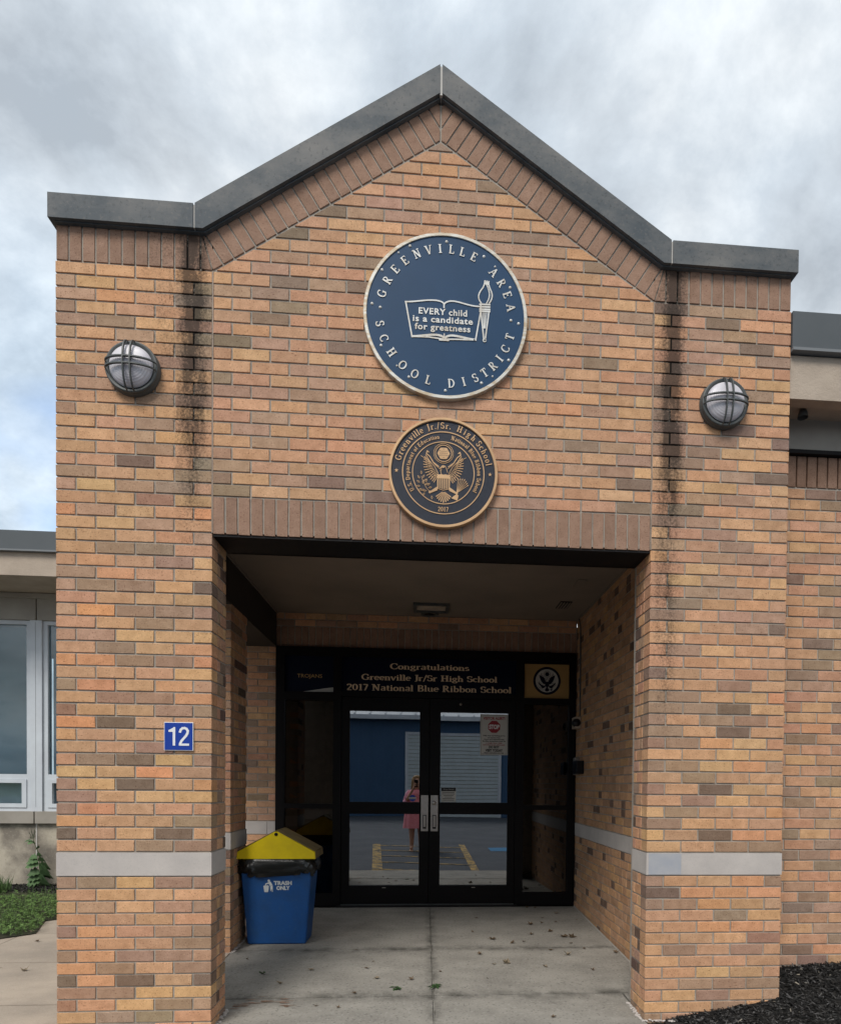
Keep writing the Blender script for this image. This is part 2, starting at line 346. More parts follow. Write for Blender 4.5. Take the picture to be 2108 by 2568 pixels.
def keyed(word, rng_):
    it = iter(word)
    def f(rng):
        c = next(it, None)
        if c is None: return pick(rng)
        k = rng.uniform(.97, 1.03); return sc(srgb(*[min(255, v * k + rng.uniform(-3, 3)) for v in KEY[c]]), BRK)
    return f
LEFTROWS = {0: 'ttbb', 1: 'dtydt', 2: 'ottb', 3: 'bottt', 4: 'btyy', 5: 'bydto', 6: 'ytOp', 7: 'tbdyb', 8: 'ttbt', 9: 'yttyp', 10: 'Odtt', 11: 'Dttbb', 12: 'tbbo', 13: 'botop', 14: 'ttty',
    15: 'RobbR', 16: 'tbto', 17: 'ppyyy', 18: 'ttbt', 19: 'pObbb', 20: 'tttt', 21: 'pbbyd', 22: 'boty', 23: 'totby', 24: 'tbgt', 25: 'ttttp', 26: 'yypt', 27: 'RpttR', 28: 'ttDt', 29: 'pypgp',
    30: 'bttb', 31: 'ttdtg', 32: 'ttbt', 33: 'pypyt', 34: 'ttbt', 35: 'btyyy', 36: 'ttbb', 37: 'bpttb', 38: 'bttt', 39: 'yttbb', 40: 'tttb', 41: 'pyptg', 42: 'bbyb', 43: 'byttg', 44: 'potg', 45: 'pyttg', 46: 'tyyy',
    -3: 'bbybb', -4: 'tyyy', -5: 'tpypb', -6: 'tttt', -7: 'botpb', -8: 'ottb', -9: 'bobbp', -10: 'obtb', -11: 'dodtd', -12: 'bbyy', -13: 'Dtybp', -14: 'tggt'}
RIGHTROWS = {0: 'ttbb', 1: 'ytdoo', 2: 'bytt', 3: 'ybtto', 4: 'tbyt', 5: 'btdty', 6: 'tbtt', 7: 'bbyop', 8: 'yyyy', 9: 'bboyt', 10: 'btdt', 11: 'btbbt', 12: 'bbdt', 13: 'bbtto', 14: 'ttbt',
    -3: 'bttob', -4: 'dooo', -5: 'bbotp', -6: 'ttgy', -7: 'ttoot', -8: 'ttyD', -9: 'tbtbt', -10: 'yttt', -11: 'ttytt', -12: 'tbbb', -13: 'tybtp', -14: 'ytby'}
def soft(c, k=.08):
    g = (c[0] + c[1] + c[2]) / 3; c = tuple(v + (g - v) * k for v in c)
    return tuple(v + (q - v) * .16 for v, q in zip(c, (192, 151, 117)))
PAL = [(soft(c), n) for c, n in PAL]; KEY = {k: soft(c) for k, c in KEY.items()}
def solcol(rng):
    k = rng.uniform(.95, 1.05); return sc(srgb(146 * k, 118 * k, 101 * k), BRK)

def clip(poly, a, b, c):
    """keep a*x+b*y<=c"""
    o = []
    for i in range(len(poly)):
        p, q = poly[i], poly[(i + 1) % len(poly)]; dp = a * p[0] + b * p[1] - c; dq = a * q[0] + b * q[1] - c
        if dp <= 0: o.append(p)
        if (dp < 0 < dq) or (dq < 0 < dp):
            t = dp / (dp - dq); o.append((p[0] + t * (q[0] - p[0]), p[1] + t * (q[1] - p[1])))
    return o
def area(p): return abs(sum(p[i][0] * p[(i + 1) % len(p)][1] - p[(i + 1) % len(p)][0] * p[i][1] for i in range(len(p)))) / 2

BV = .0016
def brick_verts(poly, depth, jit=0., rng=None):
    """chamfered block: front face at y=0, back at y=depth, outline poly in local (x,z)"""
    n = len(poly); cx = sum(p[0] for p in poly) / n; cz = sum(p[1] for p in poly) / n
    ins = []
    for x, z in poly:
        ins.append((x - math.copysign(min(BV, abs(x - cx) * .3), x - cx), z - math.copysign(min(BV, abs(z - cz) * .3), z - cz)))
    J = (lambda: rng.uniform(-jit, jit)) if rng else (lambda: 0)
    v = [(x, 0 + J() * .6, z) for x, z in ins] + [(x + J(), BV, z + J()) for x, z in poly] + [(x, depth, z) for x, z in poly]
    f = [tuple(range(n))]
    for k in (0, n):
        for i in range(n): f.append((k + i, k + n + i, k + n + (i + 1) % n, k + (i + 1) % n))
    return v, f
cache = {}
def brick_me(wd, ht, depth, var):
    key = (round(wd, 3), round(ht, 3), round(depth, 3), var)
    if key not in cache:
        rng = random.Random(hash(key) & 0xffff)
        v, f = brick_verts([(-wd / 2, -ht / 2), (wd / 2, -ht / 2), (wd / 2, ht / 2), (-wd / 2, ht / 2)], depth, .0013, rng)
        me = bpy.data.meshes.new('brick'); me.from_pydata(v, [], f); me.materials.append(M['brick']); cache[key] = me
    return cache[key]

class Wall:
    """bricks laid on a plane; frame = origin (x,y) and rotation about Z. local x runs along the wall, local y goes into it."""
    def __init__(s, parent, ox, oy, rot, seed, depth=.092, limit=300, stuffname='brickwork'):
        s.p = parent; s.M = Matrix.Translation((ox, oy, 0)) @ Matrix.Rotation(rot, 4, 'Z'); s.rot = rot
        s.rng = random.Random(seed); s.depth = depth; s.n = 0; s.limit = limit; s.joined = B(); s.stuffname = stuffname
        if parent is not None: s.off = Vector(parent.location)
        else: s.off = Vector((0, 0, 0))
    def rect(s, u0, u1, z0, z1, col, name='brick', single=True, depth=None, proud=0.):
        wd, ht = u1 - u0, z1 - z0; d = depth or s.depth
        if wd < .012: return
        dy = s.rng.uniform(-.0011, .0011) - proud
        if single and s.n < s.limit:
            o = bpy.data.objects.new(name, brick_me(wd, ht, d, s.rng.randrange(3))); C.objects.link(o)
            o.parent = s.p; o.location = s.M @ Vector(((u0 + u1) / 2, dy, (z0 + z1) / 2)) - s.off
            o.rotation_euler = (s.rng.uniform(-.002, .002), s.rng.uniform(-.0025, .0025), s.rot); o.color = col; s.n += 1
        else:
            v, f = brick_verts([(u0, z0), (u1, z0), (u1, z1), (u0, z1)], d)
            s.joined.quadmesh([s.M @ Vector((x, y + dy, z)) - s.off for x, y, z in v], f, col)
    def poly(s, poly, col, name='brick', single=True, depth=None):
        if len(poly) < 3 or area(poly) < 1.5e-4: return
        n = len(poly); cx = sum(p[0] for p in poly) / n; cz = sum(p[1] for p in poly) / n
        v, f = brick_verts([(p[0] - cx, p[1] - cz) for p in poly], depth or s.depth)
        if single:
            me = bpy.data.meshes.new(name); me.from_pydata(v, [], f); me.materials.append(M['brick'])
            bm = bmesh.new(); bm.from_mesh(me); bmesh.ops.recalc_face_normals(bm, faces=bm.faces); bm.to_mesh(me); bm.free()
            o = bpy.data.objects.new(name, me); C.objects.link(o); o.parent = s.p
            o.location = s.M @ Vector((cx, s.rng.uniform(-.001, .001), cz)) - s.off; o.rotation_euler = (0, 0, s.rot); o.color = col; s.n += 1
        else: s.joined.quadmesh([s.M @ Vector((x + cx, y, z + cz)) - s.off for x, y, z in v], f, col)
    def course(s, u0, u1, z, phase, colf=None, single=True, edges=(JT / 2, JT / 2), pattern=None):
        """running bond between u0 and u1; joints at phase + k*b_"""
        k = math.floor((u0 - phase) / b_) ; a = phase + k * b_
        i = 0
        while a < u1 - 1e-4:
            x0 = max(a, u0); x1 = min(a + b_, u1)
            l = JT / 2 if x0 > u0 + 1e-4 else (edges[0]); r = JT / 2 if x1 < u1 - 1e-4 else edges[1]
            if x1 - x0 > .03: s.rect(x0 + l, x1 - r, z + JT / 2, z + c_ - JT / 2, (colf or pick)(s.rng), single=single)
            a += b_; i += 1
    def done(s):
        if s.joined.v:
            o = s.joined.obj(s.stuffname, 'brick_attr', s.p); o['kind'] = 'stuff'
            return o
# ------------------------------------------------------------------ measurements
XL, XI, XJ, XR = -1.966, -1.1565, 1.2845, 2.097       # facade: left edge, inner edges of the piers, right edge
XC = (XI + XJ) / 2
PT = .25                                             # pier thickness
ZS = ZB + 47 * c_                                    # underside of the soldier course (4.117)
ZC = 4.31                                            # underside of coping
ZL = ZB + 26 * c_ - .003                             # underside of the lintel soldiers (2.71)
ZL = 2.708
YD = 2.856                                           # storefront plane
SL = .651                                            # gable slope
ZBB = ZB - 2 * c_
def floorz(y): return .042 * max(0., min(y, YD))

# ------------------------------------------------------------------ ground, lot, porch slabs
g = B().quadmesh([(-300, -300, -.12), (300, -300, -.12), (300, 300, -.12), (-300, 300, -.12)], [(0, 1, 2, 3)]).obj('ground', 'grassbase'); tag(g, kind='structure')
lot = B().quadmesh([(-60, -45, -.075), (60, -45, -.075), (60, -.56, -.075), (-60, -.56, -.075)], [(0, 1, 2, 3)]).obj('parking_lot', 'asphalt'); tag(lot, kind='structure')
bed = B(); bed.box(-9, 9, -.545, -.50, -.2, -.005)
o = bed.obj('kerb', 'concrete_walk'); tag(o, kind='structure')
porch = B()
def fl(x0, x1, y0, y1, dz=0., th=.1):
    return [(x0, y0, floorz(y0) + dz), (x1, y0, floorz(y0) + dz), (x1, y1, floorz(y1) + dz), (x0, y1, floorz(y1) + dz),
            (x0, y0, floorz(y0) + dz - th), (x1, y0, floorz(y0) + dz - th), (x1, y1, floorz(y1) + dz - th), (x0, y1, floorz(y1) + dz - th)]
BOXF = [(0, 1, 2, 3), (7, 6, 5, 4), (0, 4, 5, 1), (1, 5, 6, 2), (2, 6, 7, 3), (3, 7, 4, 0)]
for y0, y1 in ((-.50, 0), (0, 2.95)): porch.quadmesh(fl(-9, 1.6, y0, y1, -.018), BOXF)
porch.quadmesh(fl(1.6, 9, -.5, 0, -.018), BOXF)
pf = porch.obj('floor', 'joint'); tag(pf, kind='structure')
def slab(x0, x1, y0, y1, mt, parent, g=.0065):
    if y0 < 0 < y1:
        sl = B().quadmesh([(x, y, floorz(y) - .03 * k) for k in (0, 1) for y in (y0 + g, 0, y1 - g) for x in (x0 + g, x1 - g)],
                          [(0, 1, 3, 2), (2, 3, 5, 4), (0, 6, 7, 1), (4, 5, 11, 10), (0, 2, 8, 6), (2, 4, 10, 8), (1, 7, 9, 3), (3, 9, 11, 5)])
    else: sl = B().quadmesh(fl(x0 + g, x1 - g, y0 + g, y1 - g, 0, .03), BOXF)
    bmv = sl.obj('slab', mt, parent)
    return bmv
for y0, y1 in ((-.5, .43), (.43, 1.41), (1.41, 2.80)):
    slab(-1.46, .07, y0, y1, 'concrete', pf); slab(.07, 1.56 if y0 > 0 else 1.29, y0, y1, 'concrete', pf)
slab(1.29, 1.56, .26, .43, 'concrete', pf)
wk = [(-.5, .385), (.385, 1.19)]
for y0, y1 in wk:
    for x0, x1 in ((-8.9, -5.6), (-5.6, -3.3), (-3.3, -1.46)): slab(x0, x1, y0, y1, 'concrete_walk', pf, .007)
slab(-3.3, -1.46, 1.19, 1.95, 'concrete_walk', pf, .003); slab(-3.5, -1.46, 1.95, 2.84, 'concrete_walk', pf, .003)
slab(-5.6, -3.3, 1.19, 1.95, 'concrete_walk', pf, .003); slab(-8.9, -5.6, 1.19, 1.95, 'concrete_walk', pf, .003)
slab(1.29, 8.9, -.5, -.3, 'concrete_walk', pf, .003)
# bead of pale filler along the foot of the right wall and in the centre joint
for nm, x0, x1, y0, y1, h in (('joint_filler', 1.535, 1.548, .3, 2.8, .010), ('joint_filler', .0655, .0745, -.5, 2.8, -.002)):
    s_ = B(); rg = random.Random(3); n = 60
    pts = []
    for i in range(n + 1):
        y = y0 + (y1 - y0) * i / n; j = rg.uniform(-.002, .002)
        pts += [(x0 + j, y, floorz(y) + .0005), ((x0 + x1) / 2 + j, y, floorz(y) + h + rg.uniform(-.001, .002)), (x1 + j, y, floorz(y) + .0005)]
    s_.quadmesh(pts, [(3 * i + k, 3 * i + k + 1, 3 * i + k + 4, 3 * i + k + 3) for i in range(n) for k in (0, 1)])
    s_.obj(nm, 'sill' if x0 > 1 else 'concrete', pf)
o = B().box(-.86, .95, 2.79, 2.87, .12, .134).obj('threshold', 'steel_black', pf)

# mulch bed to the right and its chips
def mz(x, y):
    a = max(0., min(1., (x - 1.46 + .4 * max(0, y + .25)) / .75)); bb = max(0., min(1., (y + .36) / .6))
    return -.012 + .235 * (a ** .9) * (bb ** 1.25) + .02 * math.sin(x * 5.3) * math.sin(y * 9) * bb
mb = B(); nx, ny = 60, 20
vs = [(1.40 + 6 * (i / nx) ** 1.5, -.36 + .70 * j / ny, 0) for i in range(nx + 1) for j in range(ny + 1)]
vs = [(x, y, mz(x, y)) for x, y, z in vs]
mb.quadmesh(vs, [(i * (ny + 1) + j, (i + 1) * (ny + 1) + j, (i + 1) * (ny + 1) + j + 1, i * (ny + 1) + j + 1) for i in range(nx) for j in range(ny)])
o = mb.obj('mulch_ground', 'mulch'); tag(o, kind='structure')
def chips(name, n, fx, rng, zf, big=1., label=None):
    b = B()
    for k in range(n):
        x, y = fx(rng); z = zf(x, y)
        if z is None: continue
        l = rng.uniform(.006, .024) * big; wd = rng.uniform(.0015, .006) * big; h = rng.uniform(.001, .004) * big
        t = rng.random() ** 4 * .13 + .008; col = (t * 1.0, t * .97, t * .95, 1)
        if rng.random() < .008: col = (.3, .27, .22, 1)
        mt = Matrix.Translation((x, y, z + rng.uniform(0, .012))) @ Matrix.Rotation(rng.uniform(0, 6.3), 4, 'Z') @ Matrix.Rotation(rng.gauss(0, .45), 4, 'Y') @ Matrix.Rotation(rng.gauss(0, .5), 4, 'X')
        vs = [mt @ Vector(v) for v in ((-l, -wd, 0), (l * .8, -wd * .6, 0), (l, wd * .7, 0), (-l * .9, wd, 0), (0, 0, h))]
        b.quadmesh(vs, [(0, 1, 4), (1, 2, 4), (2, 3, 4), (3, 0, 4)], col)
    o = b.obj(name, 'chip', fix=False); tag(o, kind='stuff', label=label); return o
chips('bark_mulch', 15000, lambda r: (1.42 + 2.4 * r.random() ** 1.15, r.uniform(-.36, .262)), random.Random(5), lambda x, y: None if (x < XR - .004 and y > -.004) or mz(x, y) < -.001 else mz(x, y), label='black shredded bark mulch banked against the right pier')
o = B().quadmesh([(-3.0, 3.55, .145), (-9, 3.55, .145), (-9, 4.0, .17), (-3.0, 4.0, .17)], [(0, 1, 2, 3)]).obj('planting_bed', 'mulch'); tag(o, kind='structure')
chips('bark_mulch', 2600, lambda r: (r.uniform(-5.3, -3.0), r.uniform(3.5, 3.98)), random.Random(6), lambda x, y: .145 + (y - 3.5) * .05, 1.3, 'strip of dark bark mulch along the foot of the stained concrete wall')

# lawn with clover
lawnpoly = [(-9, 1.72), (-3.42, 1.76), (-3.2, 1.93), (-3.36, 2.34), (-3.0, 2.55), (-2.85, 3.6), (-9, 3.6)]
def inpoly(x, y, P):
    r = False
    for i in range(len(P)):
        a, b = P[i], P[i - 1]
        if (a[1] > y) != (b[1] > y) and x < (b[0] - a[0]) * (y - a[1]) / (b[1] - a[1]) + a[0]: r = not r
    return r
def lz(x, y): return .075 + .04 * (y - 1.7) + .012
o = B().quadmesh([(x, y, lz(x, y) - .012 + .006) for x, y in lawnpoly], [tuple(range(len(lawnpoly)))]).obj('lawn', 'soil'); tag(o, kind='structure')
rg = random.Random(11); gb = B()
for k in range(22000):
    x = -2.8 - 3.0 * rg.random() ** 1.2; y = 1.7 + 1.95 * rg.random()
    if not inpoly(x + rg.gauss(0, .02), y + rg.gauss(0, .02), lawnpoly): continue
    z = lz(x, y)
    if y > 3.25 and x > -4.42 and rg.random() < .85: continue
    if (y > 3.2 and x < -4.42) or rg.random() < .15:      # grass blade
        h = rg.uniform(.04, .10) * (1.5 if y > 3.2 else 1); a = rg.uniform(0, 6.3); wd = .0025
        t = rg.uniform(.6, 1.25); col = (.085 * t, .15 * t, .045 * t, 1)
        dx_, dy_ = math.cos(a), math.sin(a); ln = rg.uniform(.1, .6) * h
        gb.quadmesh([(x - dy_ * wd, y + dx_ * wd, z), (x + dy_ * wd, y - dx_ * wd, z), (x + dx_ * ln * .4 + dy_ * wd * .7, y + dy_ * ln * .4 - dx_ * wd * .7, z + h * .6), (x + dx_ * ln * .4 - dy_ * wd * .7, y + dy_ * ln * .4 + dx_ * wd * .7, z + h * .6), (x + dx_ * ln, y + dy_ * ln, z + h)], [(0, 1, 2, 3), (3, 2, 4)], col)
    else:                                 # clover leaf of three leaflets
        z += rg.uniform(.015, .05); t = rg.uniform(.6, 1.35); col = (.14 * t, .235 * t, .06 * t, 1); a0 = rg.uniform(0, 6.3); r = rg.uniform(.006, .012)
        tx, ty = rg.gauss(0, .35), rg.gauss(0, .35)
        for q in range(3):
            a = a0 + q * 2.09; P = []
            for da, rr in ((0, .15), (-.55, .75), (-.3, 1.2), (.3, 1.2), (.55, .75)):
                px, py = math.cos(a + da) * r * rr, math.sin(a + da) * r * rr; P.append((x + px, y + py, z + px * tx + py * ty))
            gb.quadmesh(P, [(0, 1, 2, 3, 4)], col)
o = gb.obj('clover_and_grass', 'leafgreen', fix=False); tag(o, 'short green clover and grass beside the sidewalk at left', kind='stuff')

# ------------------------------------------------------------------ brick piers
def mortar_box(parent, x0, x1, y0, y1, z0, z1, name='mortar', mt='mortar'):
    return B().box(x0, x1, y0, y1, z0, z1).obj(name, mt, parent, loc=-Vector(parent.location))
RC = .0055                                            # how far the joints are raked back
def pier(label, u0, u1, inner, seed):
    """inner=+1: the reveal faces +X (left pier); -1: faces -X (right pier)"""
    t = thing('brick_pier', label, 'brick pier', ((u0 + u1) / 2, .125, 0))
    mortar_box(t, u0 + RC, u1 - RC, RC, PT + .35 * 0 - .002, -.12, ZC - .004)
    Wf = Wall(t, 0, 0, 0, seed, limit=288, stuffname='return_brickwork')
    ui = u1 if inner > 0 else u0
    if inner > 0: Wr = Wall(t, u1, 0, R(90), seed + 1)
    else: Wr = Wall(t, u0, 0, R(-90), seed + 1)
    def ret(a, b, z, col):                            # reveal brick from y=a to y=b
        if inner > 0: Wr.rect(a + JT / 2, b - JT / 2, z + JT / 2, z + c_ - JT / 2, col, single=False)
        else: Wr.rect(-b + JT / 2, -a - JT / 2, z + JT / 2, z + c_ - JT / 2, col, single=False)
    k0 = -16
    for k in range(k0, 47):
        z = ZB + k * c_
        if k in (-1, -2): continue
        odd = (k % 2) if k >= 0 else ((k + 1) % 2 == 0)
        # outer edges flush; at the reveal the corner brick shows its header
        full = (k % 2 == 0) if k >= 0 else (k % 2 == 0)
        rw = (LEFTROWS if inner > 0 else RIGHTROWS).get(k)
        Wf.course(u0, u1, z, u0 if full else u0 - b_ / 2, colf=keyed(rw, None) if rw else None, edges=(0, 0) if z < ZL - .02 else ((0, .004) if inner > 0 else (.004, 0)))
        if z > ZL - .01: continue
        r_ = Wr.rng
        h = .092 + JT / 2
        if full: ret(h, h + .1016, z, pick(r_, .1)); ret(h + .1016, PT, z, pick(r_, .1))
        else: ret(h, h + .0508, z, pick(r_, .1)); ret(h + .0508, PT, z, pick(r_, .1))
    # outer side of the pier and the back, in joined brickwork
    Wo = Wall(t, u0 if inner > 0 else u1, 0, R(-90) if inner > 0 else R(90), seed + 2, stuffname='side_brickwork')
    for k in range(k0, 47):
        z = ZB + k * c_
        if k in (-1, -2): continue
        a = (.092 + JT / 2)
        for (p, q) in ((a, a + .1016), (a + .1016, PT)) if k % 2 == 0 else ((a, a + .0508), (a + .0508, PT)):
            if inner > 0: Wo.rect(-q + JT / 2, -p - JT / 2, z + JT / 2, z + c_ - JT / 2, pick(Wo.rng), single=False)
            else: Wo.rect(p + JT / 2, q - JT / 2, z + JT / 2, z + c_ - JT / 2, pick(Wo.rng), single=False)
    Wf.done(); Wr.stuffname = 'reveal_brickwork'; Wr.done(); Wo.done()
    # stone band, wrapping round
    bl = B(); bl.box(u0 - .001, u1 + .001, -.002, PT + .001, ZBB + .005, ZB - .004)
    bb = bl.obj('stone_band', 'limestone', t, loc=-Vector(t.location))
    if inner < 0:
        B().box(u0 + .012, u0 + .205, -.0035, -.001, ZBB + .006, ZB - .005).obj('bluish_patch', 'limestone2', bb)
    # soldier course under the flat coping, clipped by the gable mitre
    n = 13
    for i in range(n + 8):
        if inner > 0:
            a, e = u0 + i * b_ / 3, u0 + (i + 1) * b_ / 3
        else:
            a, e = u1 - (i + 1) * b_ / 3, u1 - i * b_ / 3
        P = [(a + JT / 2, ZS + JT / 2), (e - JT / 2, ZS + JT / 2), (e - JT / 2, ZC + .02), (a + JT / 2, ZC + .02)]
        # mitre from the inner corner up and outwards
        mxs = .30                                      # horizontal run per height
        if inner > 0: P = clip(P, 1, mxs, XI + mxs * ZS - .004)
        else: P = clip(P, -1, mxs, -XJ + mxs * ZS - .004)
        if area(P) > 4e-4 if len(P) > 2 else False: Wf.poly(P, solcol(Wf.rng), 'soldier_brick')
    return t
pl = pier('left brick entrance pier carrying the blue 12 sign and a round caged lamp', XL, XI, 1, 21)
pr = pier('right brick entrance pier rising out of black mulch, bluish patch on its stone band', XJ, XR, -1, 51)

# ------------------------------------------------------------------ gable wall between the piers
gw = thing('gable_wall', 'brick gable wall over the porch opening carrying the two round seals', 'brick wall', (XC, .125, ZL))
off = -Vector(gw.location)
def gzt(x): return ZS + SL * ((x - XI) if x < XC else (XJ - x))          # inner gable line
AP = gzt(XC)
mp = [(XI + .001, ZL + .01), (XJ - .001, ZL + .01), (XJ - .001, ZC), (XJ + .06, ZC + .01), (XC, AP + .2), (XI - .06, ZC + .01), (XI + .001, ZC)]
B().prism(mp, RC, PT - .003).obj('mortar', 'mortar', gw, loc=off)
G = Wall(gw, 0, 0, 0, 77, limit=300, stuffname='brickwork')
zt0 = ZL + .2032
ng = 18
cg = (ZS - zt0) / ng
import functools
for k in range(0, ng + 13):
    z = zt0 + k * cg
    ph = XI if k % 2 == 0 else XI - b_ / 2
    a = ph
    while a < XJ - 1e-4:
        x0, x1 = max(a, XI) + JT / 2, min(a + b_, XJ) - JT / 2; a += b_
        if x1 - x0 < .03: continue
        col = pick(G.rng)
        if z + cg <= ZS + .001:
            G.rect(x0, x1, z + JT / 2, z + cg - JT / 2, col)
        else:
            P = [(x0, z + JT / 2), (x1, z + JT / 2), (x1, z + cg - JT / 2), (x0, z + cg - JT / 2)]
            gp = .008 * math.hypot(1, SL)
            P = clip(P, -SL, 1, ZS - SL * XI - gp); P = clip(P, SL, 1, ZS + SL * XJ - gp)
            if len(P) > 2: G.poly(P, col)
# lintel soldiers
for i in range(36):
    a = XI + i * b_ / 3; G.limit = 9999
    dz = G.rng.uniform(-.001, .001)
    G.rect(a + JT / 2, a + b_ / 3 - JT / 2, ZL + dz, ZL + .2032 - JT / 2, solcol(G.rng), 'soldier_brick')
# gable soldiers: square to the slope, mitred at the apex and at the feet
th = math.atan(SL); Lg = (XC - XI) / math.cos(th); Ht = .215
for sgn in (1, -1):
    i = -3
    while i * .0677 < Lg + .2:
        s0, s1 = i * .0677 + JT / 2, (i + 1) * .0677 - JT / 2; i += 1
        P = []
        for s_, h in ((s0, .004), (s1, .004), (s1, Ht), (s0, Ht)):
            P.append((XI + s_ * math.cos(th) - h * math.sin(th), ZS + s_ * math.sin(th) + h * math.cos(th)))
        P = clip(P, 1, 0, XC - .005)                        # apex
        P = clip(P, -1, -.30, -(XI + .30 * ZS) - .004)      # foot mitre
        if sgn < 0: P = [(2 * XC - x, z) for x, z in P][::-1]
        if len(P) > 2 and area(P) > 3e-4: G.poly(P, solcol(G.rng), 'soldier_brick')
G.done()
for xx in (XI, XJ): B().box(xx - .0035, xx + .0035, .0005, .02, ZL + .005, ZS).obj('control_joint', 'sealant', gw, loc=off)
lt = B().box(XI + .003, XJ - .003, .006, .27, ZL - .012, ZL - .001); lt.box(XI + .003, XJ - .003, .25, .262, ZL - .012, 3.08)
lt.obj('steel_lintel', 'steel_black', gw, loc=off)

# coping pieces
cp = thing('roof_coping', 'dark grey weathered coping following the parapet and the gable', 'coping', (XC, .1, ZC))
off = -Vector(cp.location)
YF, YBk = -.042, .34
ct = .1275
fx = -1.222
apx = 5.284
def sec(poly, name='coping_section'):
    return B().prism(poly, YF, YBk).obj(name, 'coping', cp, loc=off)
dv = .157
hz = (ZC - .005)
gl = lambda x: apx - .648 * abs(x - XC)
for sgn in (-1, 1):
    X = lambda d: XC + sgn * d
    dE = 2.047; dJ = 1.305
    P = [(X(dE), hz), (X(dJ + .005), hz), (X(dJ + .005), hz + ct), (X(dE), hz + ct)]
    sec(P)
    P = [(X(.006), apx - .157 + .0), (X(.006), apx - .004), (X(dJ - .004), hz + ct + .002), (X(dJ - .004), hz), (X(dJ - .045), hz)]
    sec(P)
    B().box(X(dJ) - .006, X(dJ) + .006, YF + .006, YBk - .01, hz + .004, hz + ct - .004).obj('caulk_joint', 'caulk', cp, loc=off)
    # drip edge board under the coping
    P = [(X(.0), apx - .164), (X(.0), apx - .157), (X(dJ - .05), hz + .001), (X(dJ - .05), hz - .006)]
    B().prism(P, -.022, .2).obj('drip_edge', 'coping', cp, loc=off)
    B().box(min(X(dE - .03), X(dJ - .05)), max(X(dE - .03), X(dJ - .05)), -.022, .2, hz - .006, hz - .0005).obj('drip_edge', 'coping', cp, loc=off)
B().box(XC - .0075, XC + .0075, YF + .005, YBk - .01, apx - .165, apx - .012).obj('caulk_joint', 'caulk', cp, loc=off)
# back of the parapet and porch roof
rf = thing('porch_roof', 'flat porch roof behind the brick gable parapet', 'roof', (XC, 1.5, 3.1))
B().box(-1.72, 1.85, .26, 3.2, 3.10, 3.5).obj('roof_slab', 'stucco', rf, loc=-Vector(rf.location))
B().prism([(XL + .01, 3.12), (XR - .01, 3.12), (XR - .01, ZC - .01), (XJ, ZC - .01), (XC, AP + .18), (XI, ZC - .01), (XL + .01, ZC - .01)], PT + .001, PT + .04).obj('parapet_back', 'stucco', rf, loc=-Vector(rf.location))

# ------------------------------------------------------------------ porch interior: walls, ceiling
CE = 3.045
o = B().box(-1.60, 1.62, .263, 2.95, CE, CE + .05).obj('ceiling', 'ceiling'); tag(o, kind='structure')
XW = 1.553
sw = thing('porch_side_wall', 'right brick side wall inside the porch with a stone band', 'brick wall', (XW, 1.6, 0))
mortar_box(sw, XW + RC, XW + .25, PT, YD - .0, -.1, CE)
mortar_box(sw, XJ + .01, XW + .2, PT - .001, PT + .05, -.1, CE, 'wall_return')
W = Wall(sw, XW, 0, R(-90), 91, limit=300, stuffname='brickwork')
def wallcol(r, hd):
    if hd and r.random() < .27: c = (112, 92, 80)
    else: c = r.choice(((188, 148, 114), (182, 142, 110), (176, 140, 112), (190, 150, 110), (168, 134, 106), (180, 144, 116)))
    k = r.uniform(.96, 1.04); return sc(srgb(*[v * k for v in c]), BRK)
rows = []
for k in range(-14, 31):
    if k in (-1, -2): continue
    rows.append(k)
rows.sort(key=lambda k: abs(k - 4))
for k in rows:
    z = ZB + k * c_; y = YD; rg = W.rng; first = True
    y = YD - rg.choice((.1016, .2032, .15))
    ya = YD
    while ya > PT:
        wd = b_ if rg.random() < .62 else b_ / 2
        yb = max(ya - (wd if not first else rg.choice((.06, .10, .16))), PT); first = False
        hd = (ya - yb) < .13
        col = wallcol(rg, hd)
        W.rect(-ya + JT / 2, -yb - JT / 2, z + JT / 2, z + c_ - JT / 2, col, single=(yb > 1.0))
        ya = yb
W.done()
B().box(XW - .002, XW + .09, PT + .01, YD - .01, ZBB + .005, ZB - .004).obj('stone_band', 'limestone', sw, loc=-Vector(sw.location))
B().box(XW - .012, XW + .001, PT + .02, YD - .01, CE - .014, CE - .002).obj('ceiling_trim', 'ceiling', sw, loc=-Vector(sw.location))

hw = thing('door_header_wall', 'dark brick header above the entrance doors under the porch ceiling', 'brick wall', (.04, YD, 2.71))
mortar_box(hw, -1.50, XW, YD + RC, YD + .2, 2.705, CE)
W = Wall(hw, 0, YD, 0, 95)
z = 2.912
for k in range(2): W.course(-1.49, XW - .005, z + k * c_, -1.49 - (k % 2) * b_ / 2)
i = 0
while -1.49 + i * b_ / 3 < XW - .03:
    a = -1.49 + i * b_ / 3; W.rect(a + JT / 2, min(a + b_ / 3, XW) - JT / 2, 2.712, 2.912 - JT / 2, solcol(W.rng), 'soldier_brick'); i += 1
W.done()

